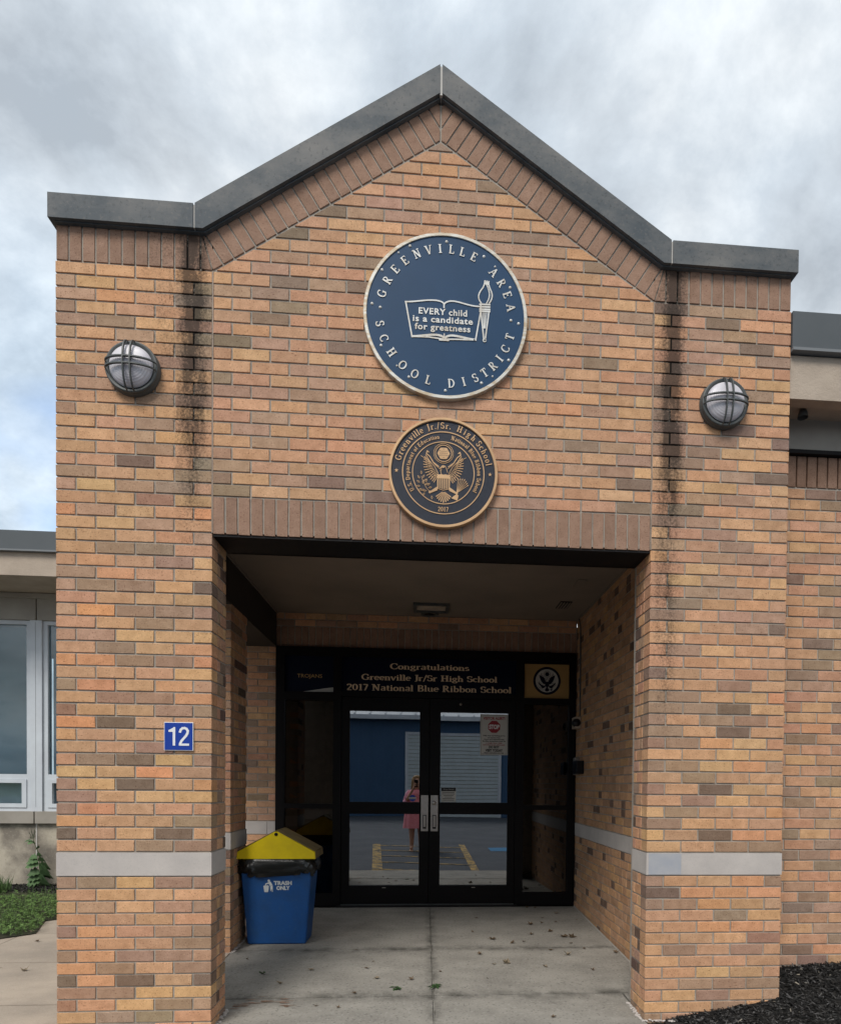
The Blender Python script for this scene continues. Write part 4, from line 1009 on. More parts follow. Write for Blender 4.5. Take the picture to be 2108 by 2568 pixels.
def eagle(b, cx, cz, k, y, h, dark=None):
    """national seal eagle; k metres per pixel of the enlarged plaque; coordinates relative to its centre (870,897)"""
    P = lambda x, z: (cx + x * k, cz + z * k)
    n = [0]
    def po(pts, hh=0): n[0] += 1; b.prism([P(*p) for p in pts], y - h - hh - (n[0] % 9) * .00006, y)
    def st(pts, wd, closed=False): n[0] += 2; strokes(b, [P(*p) for p in pts], wd * k, y, h, closed, i0=n[0])
    # feathers: each wing three tiers of slender curved feathers
    for s_ in (-1, 1):
        for tier, (cnt, r0, r1, wd) in enumerate(((13, 40, 215, 12), (11, 30, 150, 12), (9, 20, 100, 12))):
            for i in range(cnt):
                t = i / (cnt - 1)
                # shoulder line from the breast up to the wing tip
                bx, bz = 75 + 120 * t, -20 + 170 * t
                ang = R(-62 + 120 * t ** 1.3); L_ = (150 - 45 * abs(t - .35)) * (1, .66, .36)[tier]
                sx0, sz0 = bx + 10 * math.cos(ang), bz + 10 * math.sin(ang)
                ex, ez = bx + L_ * math.cos(ang), bz + L_ * math.sin(ang)
                nx_, nz_ = -math.sin(ang), math.cos(ang)
                if tier == 0:
                    Q = [(sx0 + nx_ * 3, sz0 + nz_ * 3), (sx0 - nx_ * 3, sz0 - nz_ * 3), (ex - nx_ * 5, ez - nz_ * 5), (ex + math.cos(ang) * 9, ez + math.sin(ang) * 9), (ex + nx_ * 5, ez + nz_ * 5)]
                    po([(s_ * a, c_2) for a, c_2 in Q])
                else:
                    st([(s_ * (ex + nx_ * 6), ez + nz_ * 6), (s_ * (ex + 9 * math.cos(ang)), ez + 9 * math.sin(ang)), (s_ * (ex - nx_ * 6), ez - nz_ * 6)], 5)
        st([(s_ * a, q) for a, q in ((78, -10), (130, 90), (200, 165), (330, 235))], 7)
        # ribbon
        st([(s_ * a, q) for a, q in ((70, 90), (150, 150), (200, 230), (250, 270), (240, 310), (215, 290))], 13)
        st([(s_ * a, q) for a, q in ((60, 60), (130, 120), (180, 190))], 6)
    # head
    st([(-30, -20), (-45, 40), (-40, 85), (-10, 110), (25, 100), (45, 60), (60, 10)], 7)
    po([(-12, 100), (-28, 96), (-66, 60), (-58, 56), (-22, 78), (8, 74), (20, 98)])
    st([(-25, 60), (-40, 20)], 6)
    # body and shield
    po([(-92, -32), (-92, -20), (-60, -26), (-30, -20), (0, -26), (30, -20), (60, -26), (98, -20), (98, -80), (-92, -80)])
    for i in range(7):
        x = -80 + i * 26.5; po([(x, -78), (x + 13, -78), (x + 13, -232 + 3 * abs(i - 3)), (x, -232 + 3 * abs(i - 3))])
    st([(-88, -80), (-86, -228), (0, -250), (88, -228), (94, -80)], 7)
    # tail fan
    for i in range(9):
        a = R(-90 + (i - 4) * 13); L0, L1 = 20, 165 - 8 * abs(i - 4)
        ox, oz = 3, -262
        e_ = (ox + L1 * math.cos(a), oz + L1 * math.sin(a)); s0 = (ox + L0 * math.cos(a), oz + L0 * math.sin(a)); nx_, nz_ = -math.sin(a), math.cos(a)
        po([(s0[0] + nx_ * 2, s0[1] + nz_ * 2), (s0[0] - nx_ * 2, s0[1] - nz_ * 2), (e_[0] - nx_ * 8, e_[1] - nz_ * 8), (e_[0] + math.cos(a) * 8, e_[1] + math.sin(a) * 8), (e_[0] + nx_ * 8, e_[1] + nz_ * 8)])
    # legs
    for s_ in (-1, 1):
        po([(s_ * 80, -200), (s_ * 110, -215), (s_ * 180, -265), (s_ * 200, -300), (s_ * 165, -290), (s_ * 85, -255)])
        po([(s_ * 195 + 20 * math.cos(a), -285 + 22 * math.sin(a)) for a in [i * .9 for i in range(7)]])
    # olive branch (left)
    st([(-195, -285), (-250, -220), (-300, -120), (-320, -60)], 6)
    for i, (px, pz, a) in enumerate(((-320, -30, 95), (-300, -80, 60), (-345, -90, 130), (-285, -130, 40), (-345, -150, 150), (-265, -180, 30), (-340, -205, 175), (-230, -190, 45), (-215, -225, 15), (-280, -250, 200), (-320, -240, 215), (-270, -300, 230), (-170, -340, 280), (-245, -265, 190), (-300, -165, 80), (-255, -140, 70))):
        q = R(a); nx_, nz_ = -math.sin(q), math.cos(q); L_ = 46
        c0 = (px, pz); c1 = (px + L_ * math.cos(q), pz + L_ * math.sin(q)); mm_ = ((c0[0] + c1[0]) / 2, (c0[1] + c1[1]) / 2)
        st([c0, (mm_[0] + nx_ * 11, mm_[1] + nz_ * 11), c1, (mm_[0] - nx_ * 11, mm_[1] - nz_ * 11)], 5, True)
    # arrows (right)
    for i in range(7):
        a = R(36 + i * 8); sx0, sz0 = 195, -285; L_ = 235 - 9 * abs(i - 3)
        e_ = (sx0 + L_ * math.cos(a), sz0 + L_ * math.sin(a)); st([(sx0, sz0), e_], 6)
        q0 = a + R(150); q1 = a - R(150)
        po([(e_[0] + 12 * math.cos(a), e_[1] + 12 * math.sin(a)), (e_[0] + 18 * math.cos(q0), e_[1] + 18 * math.sin(q0)), (e_[0] + 18 * math.cos(q1), e_[1] + 18 * math.sin(q1))])
    po([(200, -300), (225, -320), (205, -395), (165, -378), (118, -360), (165, -320)])
    # glory of stars
    for r_, wd in ((143, 6), (118, 10)):
        st([(r_ * math.cos(a) * (1 + .012 * ((j % 2) * 2 - 1)), 284 + r_ * math.sin(a) * (1 + .012 * ((j % 2) * 2 - 1))) for j, a in enumerate([i * 2 * math.pi / 32 for i in range(32)])], wd, True)
    hexr = []
    for j in range(12): hexr.append(((92 if j % 2 == 0 else 82) * math.cos(R(30 * j)), 284 + (92 if j % 2 == 0 else 82) * math.sin(R(30 * j))))
    po(hexr)
    return P
b = B(); PP = eagle(b, pcx, pcz, prd / 798, YQ, .0028); b.obj('eagle_emblem', 'bronze', s2, loc=o2)
b = B()
for px, pz in ((0, 62), (-58, 36), (-30, 30), (0, 30), (30, 30), (58, 36), (-44, 2), (-14, 2), (16, 2), (46, 2), (-58, -30), (-28, -28), (2, -28), (32, -28), (58, -30), (0, -60)):
    p = PP(px, 284 + pz); b.prism(star(p[0], p[1], .0036), YQ - .0036, YQ - .003)
b.obj('cut_stars', 'navy_dark', s2, loc=o2)

# ------------------------------------------------------------------ number sign 12
s3 = thing('number_sign', 'small blue square sign reading 12 on the left pier', 'sign', (-1.3275, 0, 1.605)); o3 = -Vector(s3.location)
B().cbox(-1.4045, -1.2505, -.010, -.001, 1.528, 1.682, .002).obj('white_plate', 'white', s3, loc=o3)
B().box(-1.401, -1.254, -.0112, -.0098, 1.5315, 1.6785).obj('blue_face', 'signblue', s3, loc=o3)
b = B(); q0 = (-1.3275, 1.605); A_ = lambda u, v: (q0[0] + u, q0[1] + v)
b.prism([A_(-.030, -.050), A_(-.017, -.050), A_(-.017, .050), A_(-.026, .050), A_(-.030, .040)], -.0124, -.0112)
b.prism([A_(-.052, .034), A_(-.052, .024), A_(-.0165, .024), A_(-.0165, .034)], -.0125, -.0112); b.prism([A_(-.050, .034), A_(-.030, .034), A_(-.028, .046)], -.01245, -.0112)
b.obj('numeral', 'white', s3, loc=o3)
b = B(); P2 = [A_(.008 + 0, .024), A_(.012, .036), A_(.021, .044), A_(.032, .0455), A_(.043, .041), A_(.049, .030), A_(.047, .017), A_(.040, .004), A_(.028, -.010), A_(.016, -.024), A_(.0095, -.038), A_(.0085, -.044)]
strokes(b, P2, .0125, -.0112, .001); b.prism([A_(.003, -.050), A_(.056, -.050), A_(.056, -.0385), A_(.003, -.0385)], -.0130, -.0112); b.obj('numeral', 'white', s3, loc=o3)

# ------------------------------------------------------------------ bulkhead lamps
def lamp(x, z, label):
    t = thing('bulkhead_lamp', label, 'wall lamp', (x, 0, z), 'round caged lamps on the piers'); t.location = (x, 0, z)
    B().lathe([(0, 0), (.136, 0), (.139, .004), (.137, .018), (.134, .024), (.130, .026), (.120, .026)], 56).obj('base', 'lampmetal', t, smooth=False)
    B().lathe([(.133, .022), (.136, .027), (.136, .038), (.133, .043), (.127, .044), (.112, .034), (.106, .030)], 56).obj('bezel', 'lampmetal', t, smooth=True)
    pr_ = []
    for i in range(33):
        r = .112 * i / 32; a = r / .112
        pr_.append((r,   .030 + .058 * math.sqrt(max(0, 1 - (a * .985) ** 2)) + .0016 * math.cos(i * 2.1) * (.25 + a)))
    B().lathe(pr_, 56).obj('lens', 'lens', t, smooth=True)
    for vert in (0, 1):
        for o_ in (-.018, .018):
            b = B(); n = 20; hw_ = .0032
            def pt(i, w_, dd):
                q = math.pi * i / n; rr = math.sqrt(.133 ** 2 - o_ ** 2)
                u = -rr * math.cos(q); hh = .036 + .070 * math.sin(q) ** .8 - dd
                return (u, -hh, o_ + w_) if not vert else (o_ + w_, -hh, u)
            vs = []
            for i in range(n + 1):
                for w_, dd in ((-hw_, 0), (hw_, 0), (hw_, .013), (-hw_, .013)):
                    p = pt(i, w_, dd); vs.append((p[0], min(p[1], -.02), p[2]))
            b.quadmesh(vs, [(4 * i + k, 4 * i + (k + 1) % 4, 4 * i + 4 + (k + 1) % 4, 4 * i + 4 + k) for i in range(n) for k in range(4)] + [(0, 1, 2, 3), (4 * n, 4 * n + 1, 4 * n + 2, 4 * n + 3)])
            b.obj('guard_bar', 'lampmetal', t)
    return t
lamp(-1.562, 3.556, 'round caged bulkhead lamp on the left brick pier')
lamp(1.693, 3.549, 'round caged bulkhead lamp on the right brick pier')

# ------------------------------------------------------------------ banner texts on the transoms
YB = YD + .0035
bn = thing('congratulations_lettering', 'three lines of tan congratulations lettering on the navy panel above the doors', 'lettering', (.05, YB, 2.4))
b = Letters(bn, 'tan', -Vector(bn.location))
for s_, x0, x1, z, sz in (('Congratulations', -.348, .450, 2.508, .058), ('Greenville Jr/Sr High School', -.631, .737, 2.396, .058), ('2017 National Blue Ribbon School', -.779, .884, 2.290, .062)):
    W0 = sum(GLY[c][0] for c in s_) * sz; text_line(b, s_, x0, z, sz, YB, .0008, .045, wx=(x1 - x0) / W0)
# left panel: word only (the mascot head is left out)
mw = sans('trojans_lettering', 'TROJANS', .036, 'gold', None, (-1.140, YB - .0006, 2.405), width=.245, h=.0008, off_=.0004); tag(mw, 'small gold TROJANS word on the left navy transom panel', 'lettering')
b = B().prism([(-1.215, 2.2635), (-.907, 2.2635), (-.907, 2.312), (-.98, 2.303)], YB - .0035, YB - .002)
tag(b.obj('loose_paper', 'paper'), 'pale curled wedge at the bottom of the left transom panel', 'paper')
gp = thing('seal_poster', 'gold poster with a small round eagle seal above the right sidelight', 'poster', (1.247, YD, 2.418)); og = -Vector(gp.location)
B().box(1.014, 1.479, YD - .0015, YD + .0035, 2.245, 2.592).obj('gold_sheet', 'gold', gp, loc=og)
yg = YD - .0015
B().lathe([(0, .001), (.142, .001), (.142, 0)], 56, c=(1.247, yg, 2.424)).obj('navy_ring', 'bannerblue', gp, loc=og)
B().lathe([(0, .001), (.118, .001), (.118, 0)], 56, c=(1.247, yg - .001, 2.424)).obj('white_disc', 'paper', gp, loc=og)
b = B(); eagle(b, 1.247, 2.420, .100 / 400, yg - .0022, .0006)
for s_ in (-1, 1):
    b.prism([(1.247 + s_ * u, 2.420 + v) for u, v in ((.010, -.028), (.016, .005), (.040, .040), (.082, .062), (.074, .030), (.060, -.002), (.036, -.030))], yg - .0030, yg - .002)
    b.prism([(1.247 + s_ * u, 2.420 + v) for u, v in ((.020, -.060), (.045, -.072), (.085, -.030), (.088, -.010), (.060, -.038), (.024, -.048))], yg - .0031, yg - .002)
b.prism([(1.247 + u, 2.420 + v) for u, v in ((-.020, -.008), (.020, -.008), (.020, -.05), (.0, -.062), (-.020, -.05))], yg - .0032, yg - .002)
b.prism([(1.247 + .020 * math.cos(a * .6283), 2.420 + .070 + .020 * math.sin(a * .6283)) for a in range(10)], yg - .0033, yg - .002)
b.prism([(1.247 + u, 2.420 + v) for u, v in ((-.006, -.06), (.006, -.06), (.022, -.096), (0, -.104), (-.022, -.096))], yg - .0034, yg - .002)
b.obj('printed_eagle', 'bannerblue', gp, loc=og)

# visitor notice, stickers
YN = YD - .001
vn = thing('visitor_notice', 'cream visitor alert notice with a red stop sign on the right door glass', 'notice', (.708, YN, 1.865)); ov = -Vector(vn.location)
B().box(.567, .849, YN - .001, YN + .0005, 1.659, 2.072).obj('sheet', 'paper', vn, loc=ov)
b = B(); strokes(b, [(.577, 1.669), (.839, 1.669), (.839, 2.062), (.577, 2.062)], .0022, YN - .001, .0003, True); b.obj('border_line', 'black', vn, loc=ov)
yv = YN - .0016
def vt(s_, z, sz, wd, mt='black', o_=.0006): sans('print_line', s_, sz, mt, vn, Vector((.708, yv, z)) + ov, width=wd, h=.0003, off_=o_)
vt('VISITOR ALERT!', 2.018, .026, .225, 'darkred', .0015)
oc = [(.708 + .066 * math.cos(R(22.5 + 45 * i)), 1.945 + .066 * math.sin(R(22.5 + 45 * i))) for i in range(8)]
B().prism(oc, yv, yv + .0008).obj('stop_octagon', 'darkred', vn, loc=ov)
sans('stop_word', 'STOP', .042, 'white', vn, Vector((.708, yv - .0006, 1.924)) + ov, width=.104, h=.0003, off_=.0022)
for i, (s_, wd) in enumerate((('Help stop spreading germs', .225), ('and respiratory illness', .13))): vt(s_, 1.850 - i * .021, .011, wd)
for i, (s_, wd, mt) in enumerate((('If you are experiencing', .205, 'black'), ('flu-like symptoms such as', .235, 'black'), ('a cough, fever, chills', .165, 'darkred'), ('and shortness of breath', .225, 'darkred'))): vt(s_, 1.812 - i * .0185, .011, wd, mt)
vt('DO NOT', 1.727, .024, .105, 'black', .0018); vt('VISIT TODAY', 1.693, .024, .178, 'black', .0018); vt('Please reschedule your visit', 1.676, .009, .2)
ns = thing('door_hours_notice', 'small white notice with a black heading low on the right door glass', 'notice', (.249, YN, 1.247)); on = -Vector(ns.location)
B().box(.175, .324, YN - .001, YN + .0005, 1.175, 1.323).obj('sheet', 'paper', ns, loc=on)
B().box(.176, .323, YN - .0016, YN - .0011, 1.286, 1.322).obj('black_heading', 'black', ns, loc=on)
sans('heading_print', 'Door Decal', .012, 'paper', ns, Vector((.249, YN - .0022, 1.298)) + on, width=.1, h=.0003)
for i, wd in enumerate((.118, .128, .10, .075, .12, .11)):
    B().box(.249 - wd / 2, .249 + wd / 2, YN - .0016, YN - .0011, 1.270 - i * .0155, 1.275 - i * .0155).obj('print_line', 'black', ns, loc=on)
st = thing('octagon_sticker', 'small dark blue octagonal sticker beside the left door handle', 'sticker', (-.113, YN, 1.212)); os_ = -Vector(st.location)
B().prism([(-.113 + .035 * math.cos(R(22.5 + 45 * i)), 1.212 + .035 * math.sin(R(22.5 + 45 * i))) for i in range(8)], YN - .001, YN + .0003).obj('octagon', 'signblue', st, loc=os_)
B().box(-.151, -.076, YN - .0018, YN - .0012, 1.204, 1.222).obj('white_strip', 'paper', st, loc=os_)
b = B()
for i in range(9): b.box(-.144 + i * .007, -.140 + i * .007, YN - .0024, YN - .0019, 1.209, 1.217)
b.obj('strip_print', 'black', st, loc=os_)
# pale sheets behind the glass
for i, (x0, x1, z0, z1) in enumerate(((-.415, -.05, .83, 1.045), (.17, .40, .83, 1.045), (.175, .29, 1.50, 1.68), (.29, .41, 1.26, 1.50))):
    o = B().box(x0, x1, YD + .035, YD + .037, z0, z1).obj('taped_sheet', mat('dim_sheet_%d' % i, (.16, .18, .19, 1), .8))
    tag(o, ['pale sheet taped inside the lower left door pane', 'pale sheet taped inside the lower right door pane', 'pale sheet high inside the right door pane', 'pale sheet marked with a squiggle inside the right door pane'][i], 'paper')

# ------------------------------------------------------------------ ceiling fixtures and wall devices
ZK = CE - .0005
lf = thing('ceiling_light', 'rectangular recessed light in the porch ceiling', 'ceiling light', (.056, 2.51, ZK)); ol = -Vector(lf.location)
b = B()
for a in ((-.112, .224, 2.37, 2.40), (-.112, .224, 2.62, 2.65), (-.112, -.082, 2.40, 2.62), (.194, .224, 2.40, 2.62)): b.box(a[0], a[1], a[2], a[3], ZK - .022, ZK)
b.obj('frame', 'lampmetal', lf, loc=ol); B().box(-.082, .194, 2.40, 2.62, ZK - .004, ZK).obj('diffuser', 'stucco', lf, loc=ol)
dl = thing('recessed_downlight', 'small round downlight just behind the rectangular ceiling light', 'ceiling light', (.046, 2.76, ZK))
B().lathe([(.055, 0), (.055, -.008), (.088, -.010), (.092, -.004), (.092, 0)], 32, 'z').obj('trim_ring', 'lampmetal', dl, smooth=True); B().lathe([(0, -.002), (.056, -.002)], 24, 'z').obj('baffle', 'steel_black', dl)
vg = thing('ceiling_vent', 'small dark vent grille in the porch ceiling near the right wall', 'vent', (1.29, 2.30, ZK)); og = -Vector(vg.location)
B().box(1.235, 1.345, 2.19, 2.41, ZK - .006, ZK).obj('backing', 'steel_black', vg, loc=og)
for i in range(4): B().box(1.242 + i * .027, 1.254 + i * .027, 2.195, 2.405, ZK - .012, ZK - .0062).obj('slat', 'ceiling', vg, loc=og)
ah = thing('access_hatch', 'faint square access hatch in the porch ceiling beside the vent', 'hatch', (1.285, 1.66, ZK)); B().box(-.04, .04, -.095, .095, -.006, 0).obj('hatch_cover', 'ceiling', ah)
cm = thing('security_camera', 'small white dome camera on the right porch wall by the door frame', 'camera', (XW, 2.70, 1.985))
b = B(); b.cbox(-.062, -.001, -.07, .075, -.060, .055, .006); b.obj('housing', 'stucco', cm)
B().lathe([(0, .055), (.022, .05), (.038, .035), (.045, .012), (.045, 0)], 24, c=(-.045, .0, 0)).obj('dome', 'phone', cm, smooth=True, loc=(0, -.04, -.005))
cd = tag(B().tube([(XW - .012, 2.72, CE - .02), (XW - .012, 2.66, 2.93), (XW - .010, 2.655, 2.5), (XW - .010, 2.655, 2.05)], .007, 8).obj('conduit', 'lampmetal'), 'thin conduit running down the right porch wall to the camera', 'conduit')
rd = thing('intercom', 'black and silver intercom box on the right porch wall beside the sidelight', 'intercom', (XW, 2.64, 1.545))
B().cbox(-.075, -.001, -.14, .03, -.075, .055, .004).obj('box', 'phone', rd); B().cbox(-.05, -.002, .032, .115, -.085, .09, .004).obj('steel_face', 'stainless', rd)

# ------------------------------------------------------------------ trash can
def hexa(b, bot, top):   # bot/top = (x0,x1,y0,y1,z)
    v = [(x, y, q[4]) for q in (bot, top) for x, y in ((q[0], q[2]), (q[1], q[2]), (q[1], q[3]), (q[0], q[3]))]
    b.quadmesh(v, [(3, 2, 1, 0), (4, 5, 6, 7), (0, 1, 5, 4), (1, 2, 6, 5), (2, 3, 7, 6), (3, 0, 4, 7)])
tx, ty, tz = -1.16, 1.70, .069
tc_ = thing('trash_can', 'blue trash can with a yellow peaked lid beside the left pilaster', 'trash can', (tx, ty, tz))
b = B(); hexa(b, (-.228, .228, -.13, .13, 0), (-.272, .272, -.155, .165, .575)); bm = bmesh.new()
me = b.mesh('tmp'); bm.from_mesh(me); bmesh.ops.bevel(bm, geom=[e for e in bm.edges], offset=.008, segments=2, affect='EDGES'); b = B(); b.addbm(bm); b.obj('bin_body', 'binblue', tc_)
# wrinkled liner folded over the rim
b = B(); rg = random.Random(4); n = 72; ringn = 9; vs = []
for j in range(ringn):
    t = j / (ringn - 1)
    for i in range(n):
        q = i / n * 2 * math.pi; ex = 6
        cx_, sx_ = math.cos(q), math.sin(q); sgn = lambda v: (v > 0) - (v < 0)
        px, py = sgn(cx_) * abs(cx_) ** (2 / ex), sgn(sx_) * abs(sx_) ** (2 / ex)
        bulge = .014 + .018 * math.sin(t * math.pi) + .012 * math.sin(i * 1.7 + j * 1.5) * (.3 + t) + rg.uniform(-.008, .008)
        z_ = .555 + .125 * (1 - t) + (.018 * math.sin(q * 5 + 1) + rg.uniform(-.006, .006)) * t
        vs.append((px * (.270 + bulge), .005 + py * (.160 + bulge), z_))
b.quadmesh(vs, [(j * n + i, j * n + (i + 1) % n, (j + 1) * n + (i + 1) % n, (j + 1) * n + i) for j in range(ringn - 1) for i in range(n)])
b.obj('liner_bag', 'bag', tc_, smooth=True)
# lid: gable shaped, front plate yellow, roof planes weathered brown
LZ = .685; W2_ = .305; yf, yb = -.165, .175
prof_ = [(-W2_, LZ), (W2_, LZ), (W2_ - .004, LZ + .055), (.012, LZ + .215), (-.012, LZ + .215), (-W2_ + .006, LZ + .055)]
b = B().prism(prof_, yf, yb); lid = b.obj('lid', 'lidyellow', tc_)
b = B(); o_ = .004
for s_ in (-1, 1):
    e0, e1, e2 = (s_ * (W2_ + .002), LZ + .004), (s_ * (W2_ - .002), LZ + .058), (s_ * 0, LZ + .222)
    for p, q in ((e0, e1), (e1, e2)):
        dxx, dzz = q[0] - p[0], q[1] - p[1]; d = math.hypot(dxx, dzz); nx_, nz_ = -dzz / d * .006 * s_, dxx / d * .006 * s_
        if nz_ < 0 and abs(nz_) > abs(nx_): nx_, nz_ = -nx_, -nz_
        if s_ * nx_ < 0: nx_, nz_ = -nx_, -nz_
        b.prism([p, q, (q[0] + nx_, q[1] + nz_), (p[0] + nx_, p[1] + nz_)], yf + .012, yb + .004)
b.obj('lid_top', 'lidbrown', lid)
B().lathe([(0, .006), (.012, .005), (.014, 0)], 16, c=(0, yf, LZ + .195)).obj('lid_bolt', 'steel_black', lid)
# print on the front, following its slope
sl_ = math.atan2(.025, .575)
def onfront(x, z): return Vector((x, -.13 - .025 * z / .575 - .0014, z))
for s_, x, z, wd in (('TRASH', .052, .478, .140), ('ONLY', .052, .438, .105)):
    sans('print_word', s_, .029, 'whitevinyl', tc_, onfront(x, z), width=wd, h=.0006, off_=.0022, rot=(R(90) + sl_, 0, 0))
b = B(); yy = 0
K = .00052; pc = lambda x, y: ((x - 560) * K, (1130 - y) * K)
for pl_ in ([(488, 1130), (570, 1130), (560, 1220), (550, 1228), (510, 1228), (500, 1220)], [(500, 1128), (495, 1122), (563, 1122), (560, 1128)], [(520, 1095), (560, 1075), (590, 1062), (606, 1085), (625, 1120), (585, 1132), (570, 1100), (525, 1108)], [(588, 1135), (626, 1124), (626, 1222), (616, 1222), (612, 1170), (600, 1210), (592, 1212)], [(512, 1102), (524, 1096), (530, 1118), (520, 1124)]):
    b.prism([pc(*p) for p in pl_], -.0006 - yy, 0); yy += .00008
b.prism([(pc(568, 1052)[0] + .0095 * math.cos(a), pc(568, 1052)[1] + .0095 * math.sin(a)) for a in [i * .52 for i in range(12)]], -.0006, 0)
b.obj('tidy_man_symbol', 'whitevinyl', tc_, loc=onfront(-.062, .470), rot=(sl_, 0, 0))

# ------------------------------------------------------------------ right wing
rwg = thing('brick_wing', 'low brick wing to the right behind the right pier with a grey fascia', 'building', (4, .27, 0)); ow = -Vector(rwg.location)
YR = .272
mortar_box(rwg, XR - .3, 9, YR + RC, YR + 3, -.1, 3.245)
B().box(XR - .3, 9, YR + .02, YR + 3, 3.245, 3.66).obj('upper_wall', 'panel', rwg, loc=ow)
W = Wall(rwg, 0, YR, 0, 131, limit=300, stuffname='brickwork')
zr0 = 3.235 - 49 * c_
for k in range(0, 49):
    z = zr0 + k * c_
    if z < -.05: continue
    ph = 2.27 + (.0 if k % 2 else b_ / 2)
    W.course(XR - .1, 3.6, z, ph); W.course(3.6 + .0, 8.9, z, ph, single=False)
i = 0
while 2.02 + i * b_ / 3 < 4.0:
    a = 2.04 + i * b_ / 3
    W.rect(a + JT / 2, a + b_ / 3 - JT / 2, 3.243, 3.434, sc(solcol(W.rng), .85), 'soldier_brick'); i += 1
W.done()
B().box(XR - .2, 9, YR - .03, YR + .05, 3.438, 3.462).obj('dark_trim', 'steel_black', rwg, loc=ow)
B().box(XR - .2, 9, YR - .012, YR + .05, 3.463, 3.655).obj('grey_panel', 'panel', rwg, loc=ow)
B().box(XR + .004, 9, .02, YR + 3, 3.655, 3.70).obj('soffit', 'stucco', rwg, loc=ow)
B().box(XR + .004, 9, .018, .10, 3.628, 3.876).obj('stucco_fascia', 'stucco', rwg, loc=ow)
B().box(XR + .004, 9, -.012, 3.2, 3.90, 4.110).obj('metal_fascia', 'fascia', rwg, loc=ow)
B().box(XR + .004, 9, -.022, .05, 3.884, 3.900).obj('drip_flashing', 'fascia_drip', rwg, loc=ow)
ob = tag(B().lathe([(0, .05), (.02, .045), (.028, .02), (.03, 0)], 16, 'z').obj('soffit_spotlight', 'lampmetal', smooth=True), 'tiny spotlight under the soffit of the right wing', 'light'); ob.location = (2.27, .15, 3.60)

# ------------------------------------------------------------------ left wing
lw = thing('classroom_wing', 'low concrete wing at left with white windows and a grey fascia', 'building', (-5, 4, 0)); ow = -Vector(lw.location)
YLW = 4.0
B().box(-12, -2.95, YLW, YLW + 4, -.1, .866).obj('concrete_base', 'oldconcrete', lw, loc=ow)
for x0, x1 in ((-12, -7.0), (-6.99, -4.40), (-4.385, -2.95)):
    B().box(x0, x1, YLW - .05, YLW + .25, .868, 1.003).obj('sill', 'sill', lw, loc=ow)
B().box(-4.400, -4.388, YLW - .004, YLW, -.1, .866).obj('wall_joint', 'caulk', lw, loc=ow)
for x0, x1 in ((-12, -4.395), (-4.38, -2.95)): B().box(x0, x1, YLW - .01, YLW + .25, 3.172, 3.47).obj('lintel_panel', 'panel', lw, loc=ow)
B().box(-12, -2.95, YLW + .1, YLW + 4, 3.47, 3.6).obj('wall_head', 'panel', lw, loc=ow)
B().box(-12, -2.3, YLW - .05, YLW - .011, 3.41, 3.462).obj('soffit_trim', 'panel', lw, loc=ow)
B().box(-12, -2.3, 3.3, YLW + 4, 3.47, 3.52).obj('soffit', 'stucco', lw, loc=ow)
B().box(-12, -2.3, 3.298, 3.40, 3.458, 3.692).obj('stucco_fascia', 'stucco', lw, loc=ow)
B().box(-12, -2.3, 3.262, YLW + 4, 3.712, 3.903).obj('metal_fascia', 'fascia', lw, loc=ow)
B().box(-12, -2.3, 3.252, 3.35, 3.694, 3.711).obj('drip_flashing', 'fascia_drip', lw, loc=ow)
B().box(-2.95, -1.5, 4.2, 8, -.1, 3.47).obj('end_wall', 'oldconcrete', lw, loc=ow)
def window(x0, x1):
    f = B(); y0, y1 = YLW + .02, YLW + .10
    for a in ((x0, x1, 1.003, 1.045), (x0, x1, 3.125, 3.170), (x0, x0 + .05, 1.045, 3.125), (x1 - .05, x1, 1.045, 3.125), (x0 + .05, x1 - .05, 1.365, 1.425)): f.box(a[0], a[1], y0, y1, a[2], a[3])
    for a in ((x0 + .05, x1 - .05, 1.046, 1.09), (x0 + .05, x1 - .05, 1.325, 1.364), (x0 + .05, x0 + .10, 1.09, 1.325), (x1 - .10, x1 - .05, 1.09, 1.325)): f.box(a[0], a[1], y0 - .012, y1 - .02, a[2], a[3])
    w_ = f.obj('window', 'winframe', lw, loc=ow)
    for z0, z1, ins in ((1.425, 3.125, .05), (1.09, 1.325, .10)):
        B().box(x0 + ins, x1 - ins, y0 + .03, y0 + .036, z0, z1).obj('glass_pane', 'winglass', w_)
    B().box(x0 + .05, x1 - .05, y1 + .03, y1 + .04, 1.34, 3.12).obj('blind', 'blind', w_)
    b = B(); k = random.Random(int(x0 * 10)); nn = 24; vs = []
    for i in range(nn + 1): xx = x0 + .05 + (x1 - x0 - .1) * i / nn; yy = y1 + .0 + .018 * math.sin(i * 1.3) + k.uniform(-.004, .004); vs += [(xx, yy, 1.05), (xx, yy, 1.34)]
    b.quadmesh(vs, [(2 * i, 2 * i + 2, 2 * i + 3, 2 * i + 1) for i in range(nn)]); b.obj('curtain', 'whitevinyl', w_, smooth=True)
xx = -4.38
window(-6.0, -4.46); window(-4.33, -3.0); window(-7.6, -6.06)
B().box(-4.458, -4.332, YLW - .005, YLW + .11, 1.003, 3.17).obj('mullion', 'winframe', lw, loc=ow)
B().box(-4.400, -4.398, YLW - .0065, YLW - .005, 1.05, 3.15).obj('mullion_seam', 'lampmetal', lw, loc=ow)
B().box(-12, -7.61, YLW + .02, YLW + .2, 1.003, 3.172).obj('infill_wall', 'panel', lw, loc=ow)

